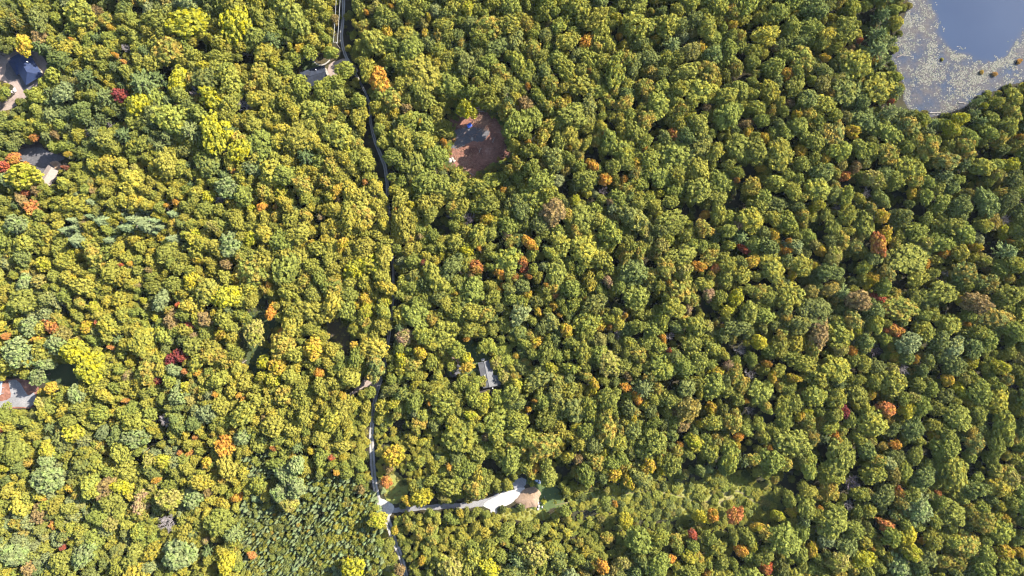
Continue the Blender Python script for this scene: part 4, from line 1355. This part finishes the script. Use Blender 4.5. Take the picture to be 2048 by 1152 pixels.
# bush on the lawn, islets in the pond
for u, v, r, lab, tn, mn in ((1087, 1001, 5.5, 'low lime bush at the right edge of the earth mound', (.26, .25, .03), 'bush'), (1063, 967, 5.0, 'low yellow bush between the car and the earth mound', (.27, .24, .03), 'bush'),
                             (1962, 145, 4, 'left rusty bush growing out of the lily pads', (.24, .16, .04), 'bush'), (1988, 149, 5, 'middle rusty bush growing out of the lily pads', (.26, .15, .05), 'bush'),
                             (2036, 124, 5, 'rightmost rusty bush growing out of the lily pads', (.28, .15, .04), 'bush'), (1883, 119, 3, 'small olive bush in the lily pads near open water', (.17, .15, .04), 'bush')):
    X, Y, _ = W(u, v)
    e = thing(mn, lab, 'bush', (X, Y, 0), u, 'bushes in the open')
    for part, store in (('foliage', CROWN), ('stem', TRUNK)):
        o = bpy.data.objects.new(part, store['shrub', int(u) % 3])
        k = r * GSD / 6
        o.scale = (k, k, k * 1.1)
        if part == 'foliage':
            o['tint'], o['blush'] = list(tn), [x * 1.2 for x in tn]
        COL.objects.link(o)
        o.parent = e


def log(u0, v0, u1, v1, r, label, group=None, mat=M_log):
    X0, Y0, _ = W(u0, v0)
    X1, Y1, _ = W(u1, v1)
    mb = MB()
    rb = random.Random(int(u0 * 7 + v0))
    pts = [Vector((X0 + (X1 - X0) * t + rb.uniform(-.12, .12), Y0 + (Y1 - Y0) * t + rb.uniform(-.12, .12), r * 1.05 + 0.1)) for t in np.linspace(0, 1, 5)]
    for i in range(4):
        mb.tube(pts[i], pts[i + 1], r * (1 - 0.13 * i), r * (1 - 0.13 * (i + 1)), 7, i in (0, 3))
    for i in range(3):
        a = rb.uniform(0, 6.28)
        p = pts[1 + i]
        mb.tube(p, p + Vector((math.cos(a) * 1.2, math.sin(a) * 1.2, 0.3)), r * 0.35, r * 0.15, 5, False)
    return tag(mb.build('fallen_log', mat), label, 'log', group)


log(41, 321, 64, 328, 0.28, 'long pale log lying across the dark paved yard')
log(76, 369, 90, 373, 0.22, 'short pale log beneath the tan-roofed cabin')
log(482, 728, 494, 720, 0.3, 'pale log in the grass at the shaded glade\'s left edge')
log(1858, 226, 1880, 226, 0.3, 'straight white log floating along the pond\'s lower shore', 'logs in the pond')
log(1916, 205, 1930, 207, 0.25, 'short white log near the pond\'s lower right shore', 'logs in the pond')
log(1790, 96, 1803, 89, 0.26, 'upper grey log reaching out of the pond\'s left shore', 'logs in the pond', M_bark)
log(1793, 115, 1812, 106, 0.26, 'lower grey log reaching out of the pond\'s left shore', 'logs in the pond', M_bark)
for i, v in enumerate((211, 215, 219, 223)):
    log(950, v, 966 + i, v + 0.6, 0.3, f"{['topmost', 'second', 'third', 'lowest'][i]} of the grey logs stacked above the dirt clearing", 'grey logs above the dirt clearing')
for i, (a, b_, c, d_) in enumerate([(897, 327, 909, 333), (900, 332, 912, 336), (930, 290, 921, 294), (958, 262, 964, 258), (985, 285, 990, 275), (940, 346, 950, 352), (958, 305, 962, 296)]):
    log(a, b_, c, d_, 0.24, ['dark-ended log below the pale stumps, upper one', 'lower log below the pale stumps', 'log at the left edge of the grey gravel patch', 'short log right of the blue tarp',
                             'log in the shaded right half of the dirt clearing', 'log at the lower tip of the dirt clearing', 'short log in the middle of the dirt clearing'][i], 'logs in the dirt clearing')
# brush heap in the clearing: hundreds of cut sticks, one mass
mb = MB()
rb = random.Random(9)
for i in range(1100):
    if i % 3:
        u, v = rb.uniform(886, 1025), rb.uniform(215, 358)
        if rb.random() < 0.5:
            u, v = rb.gauss(925, 16), rb.gauss(325, 14)
        if not in_poly([u], [v], P_CLEAR)[0]:
            continue
        z = 0.15
    else:
        u, v, z = rb.gauss(964, 8), rb.gauss(244, 8), rb.uniform(0.1, 1.5)
    X, Y, _ = W(u, v)
    a = rb.gauss(0.95, 0.5)
    L = rb.uniform(0.6, 2.6)
    a = a if z > 0.2 else rb.uniform(0, 3.14)
    mb.tube((X - math.cos(a) * L / 2, Y - math.sin(a) * L / 2, z), (X + math.cos(a) * L / 2, Y + math.sin(a) * L / 2, z + rb.uniform(0, 0.4)), 0.09, 0.05, 4, False)
mb.build('brush_pile', M_brush)['kind'] = 'stuff'

# blue tarp over a small frame
X, Y, _ = W(939, 252)
e = thing('tarp_shelter', 'bright blue tarp shelter in the shaded dirt clearing', 'tarp', (X, Y, 0), 0.5)
v, f = [], []
for i in range(9):
    for j in range(7):
        x, y = (i - 4) * 0.36, (j - 3) * 0.36
        v.append((x, y, 1.7 - 0.45 * abs(y) - 0.06 * math.sin(i * 2.1 + j) - (0.25 if i in (0, 8) else 0)))
f = [(i * 7 + j, (i + 1) * 7 + j, (i + 1) * 7 + j + 1, i * 7 + j + 1) for i in range(8) for j in range(6)]
mesh_obj('tarp_sheet', v, f, M_blue, e)
p = MB(); p.tube((-1.5, 0, 1.62), (1.5, 0, 1.62), 0.05, 0.05, 6); p.build('ridge_pole', M_log, e)
for x in (-1.4, 1.4):
    p = MB(); p.tube((x, 0, 0), (x, 0, 1.6), 0.05, 0.05, 6); p.build('post', M_log, e)

# white propane tank, buckets
X, Y, _ = W(966, 719)
e = thing('propane_tank', 'white rounded tank at the upper end of the grey-roofed house', 'tank', (X, Y, 0), 0.25)
bm = bmesh.new()
bmesh.ops.create_uvsphere(bm, u_segments=16, v_segments=10, radius=0.75)
for w in bm.verts:
    w.co.x += math.copysign(0.55, w.co.x)
    w.co.z += 1.0
me = bpy.data.meshes.new('vessel'); bm.to_mesh(me); bm.free(); me.materials.append(M_tank)
o = bpy.data.objects.new('vessel', me); COL.objects.link(o); o.parent = e
for x in (-0.7, 0.7):
    p = MB(); p.box(x - 0.12, x + 0.12, -0.5, 0.5, 0, 0.4); p.build('leg', M_concrete, e)
p = MB(); p.tube((0, 0, 1.7), (0, 0, 1.95), 0.25, 0.22, 8); p.build('valve_dome', M_tank, e)
for u, v, lab in ((982, 772, 'white barrel against the lower end of the grey-roofed house'), (985.5, 776, 'white barrel on the dark soil below the grey-roofed house')):
    X, Y, _ = W(u, v)
    e = thing('barrel', lab, 'barrel', (X, Y, 0), 0, 'white barrels')
    p = MB()
    for z0, z1, r0, r1 in ((0, .35, .36, .42), (.35, .7, .42, .42), (.7, 1.05, .42, .36)):
        p.tube((0, 0, z0), (0, 0, z1), r0, r1, 12, True)
    p.build('drum', M_tank, e)
    p = MB(); p.tube((0, 0, 1.05), (0, 0, 1.1), 0.38, 0.36, 12); p.build('lid', M_trim, e)
X, Y, _ = W(1089, 991)
e = thing('marker_post', 'thin white post standing on the shaded lawn by the mound', 'post', (X, Y, 0))
p = MB(); p.tube((0, 0, -0.2), (0.3, -2.2, 1.5), 0.09, 0.08, 6); p.build('stake', M_trim, e)
p = MB(); p.tube((0.3, -2.2, 1.5), (0.31, -2.3, 1.6), 0.14, 0.1, 6); p.build('cap', M_trim, e)

# ------------------------------------------------------------------ the parked car
X, Y, _ = W(1075, 961)
e = thing('parked_car', 'pale silver-blue car parked on shaded grass above the mound', 'car', (X, Y, 0), math.radians(-35))
# sections along the length: x, half width, z bottom, z shoulder
sec = [(-2.25, 0.70, 0.45, 0.80), (-2.1, 0.86, 0.32, 0.95), (-1.2, 0.92, 0.28, 1.0), (0.6, 0.92, 0.28, 1.0), (1.5, 0.90, 0.3, 0.95), (2.1, 0.80, 0.35, 0.85), (2.3, 0.66, 0.45, 0.7)]
v, f = [], []
for x, w, zb, zs in sec:
    v += [(x, -w * 0.9, zb), (x, -w, (zb + zs) / 2), (x, -w * 0.94, zs), (x, -w * 0.6, zs + 0.06), (x, w * 0.6, zs + 0.06), (x, w * 0.94, zs), (x, w, (zb + zs) / 2), (x, w * 0.9, zb)]
for i in range(len(sec) - 1):
    for j in range(8):
        a, b_ = i * 8 + j, i * 8 + (j + 1) % 8
        f.append((a, b_, b_ + 8, a + 8))
f += [tuple(range(7, -1, -1)), tuple(range((len(sec) - 1) * 8, len(sec) * 8))]
mesh_obj('body', v, f, M_carpaint, e, True)
cab = [(-1.9, 0.80, 1.02), (-1.45, 0.64, 1.58), (0.1, 0.64, 1.62), (1.0, 0.80, 1.02)]
v = [p for x, w, z in cab for p in ((x, -w, z), (x, w, z))]
f = [(0, 2, 3, 1), (4, 6, 7, 5)]
mesh_obj('windscreen', v, f, M_glass, e)
mesh_obj('side_window', [(cab[i][0], -cab[i][1], cab[i][2]) for i in range(4)], [(0, 3, 2, 1)], M_glass, e)
mesh_obj('side_window', [(cab[i][0], cab[i][1], cab[i][2]) for i in range(4)], [(0, 1, 2, 3)], M_glass, e)
p = MB(); p.box(-1.5, 0.15, -0.66, 0.66, 1.58, 1.65); p.build('roof', M_carpaint, e)
for x in (-1.4, 1.4):
    for s in (-1, 1):
        p = MB(); p.tube((x, s * 0.95, 0.33), (x, s * 0.72, 0.33), 0.33, 0.33, 14)
        w = p.build('wheel', M_dark, e)
        p = MB(); p.tube((x, s * 0.97, 0.33), (x, s * 0.9, 0.33), 0.2, 0.2, 10); p.build('rim', M_trim, w)
for s in (-1, 1):
    p = MB(); p.box(2.16, 2.31, s * 0.55 - 0.14, s * 0.55 + 0.14, 0.62, 0.76); p.build('headlight', M_trim, e)
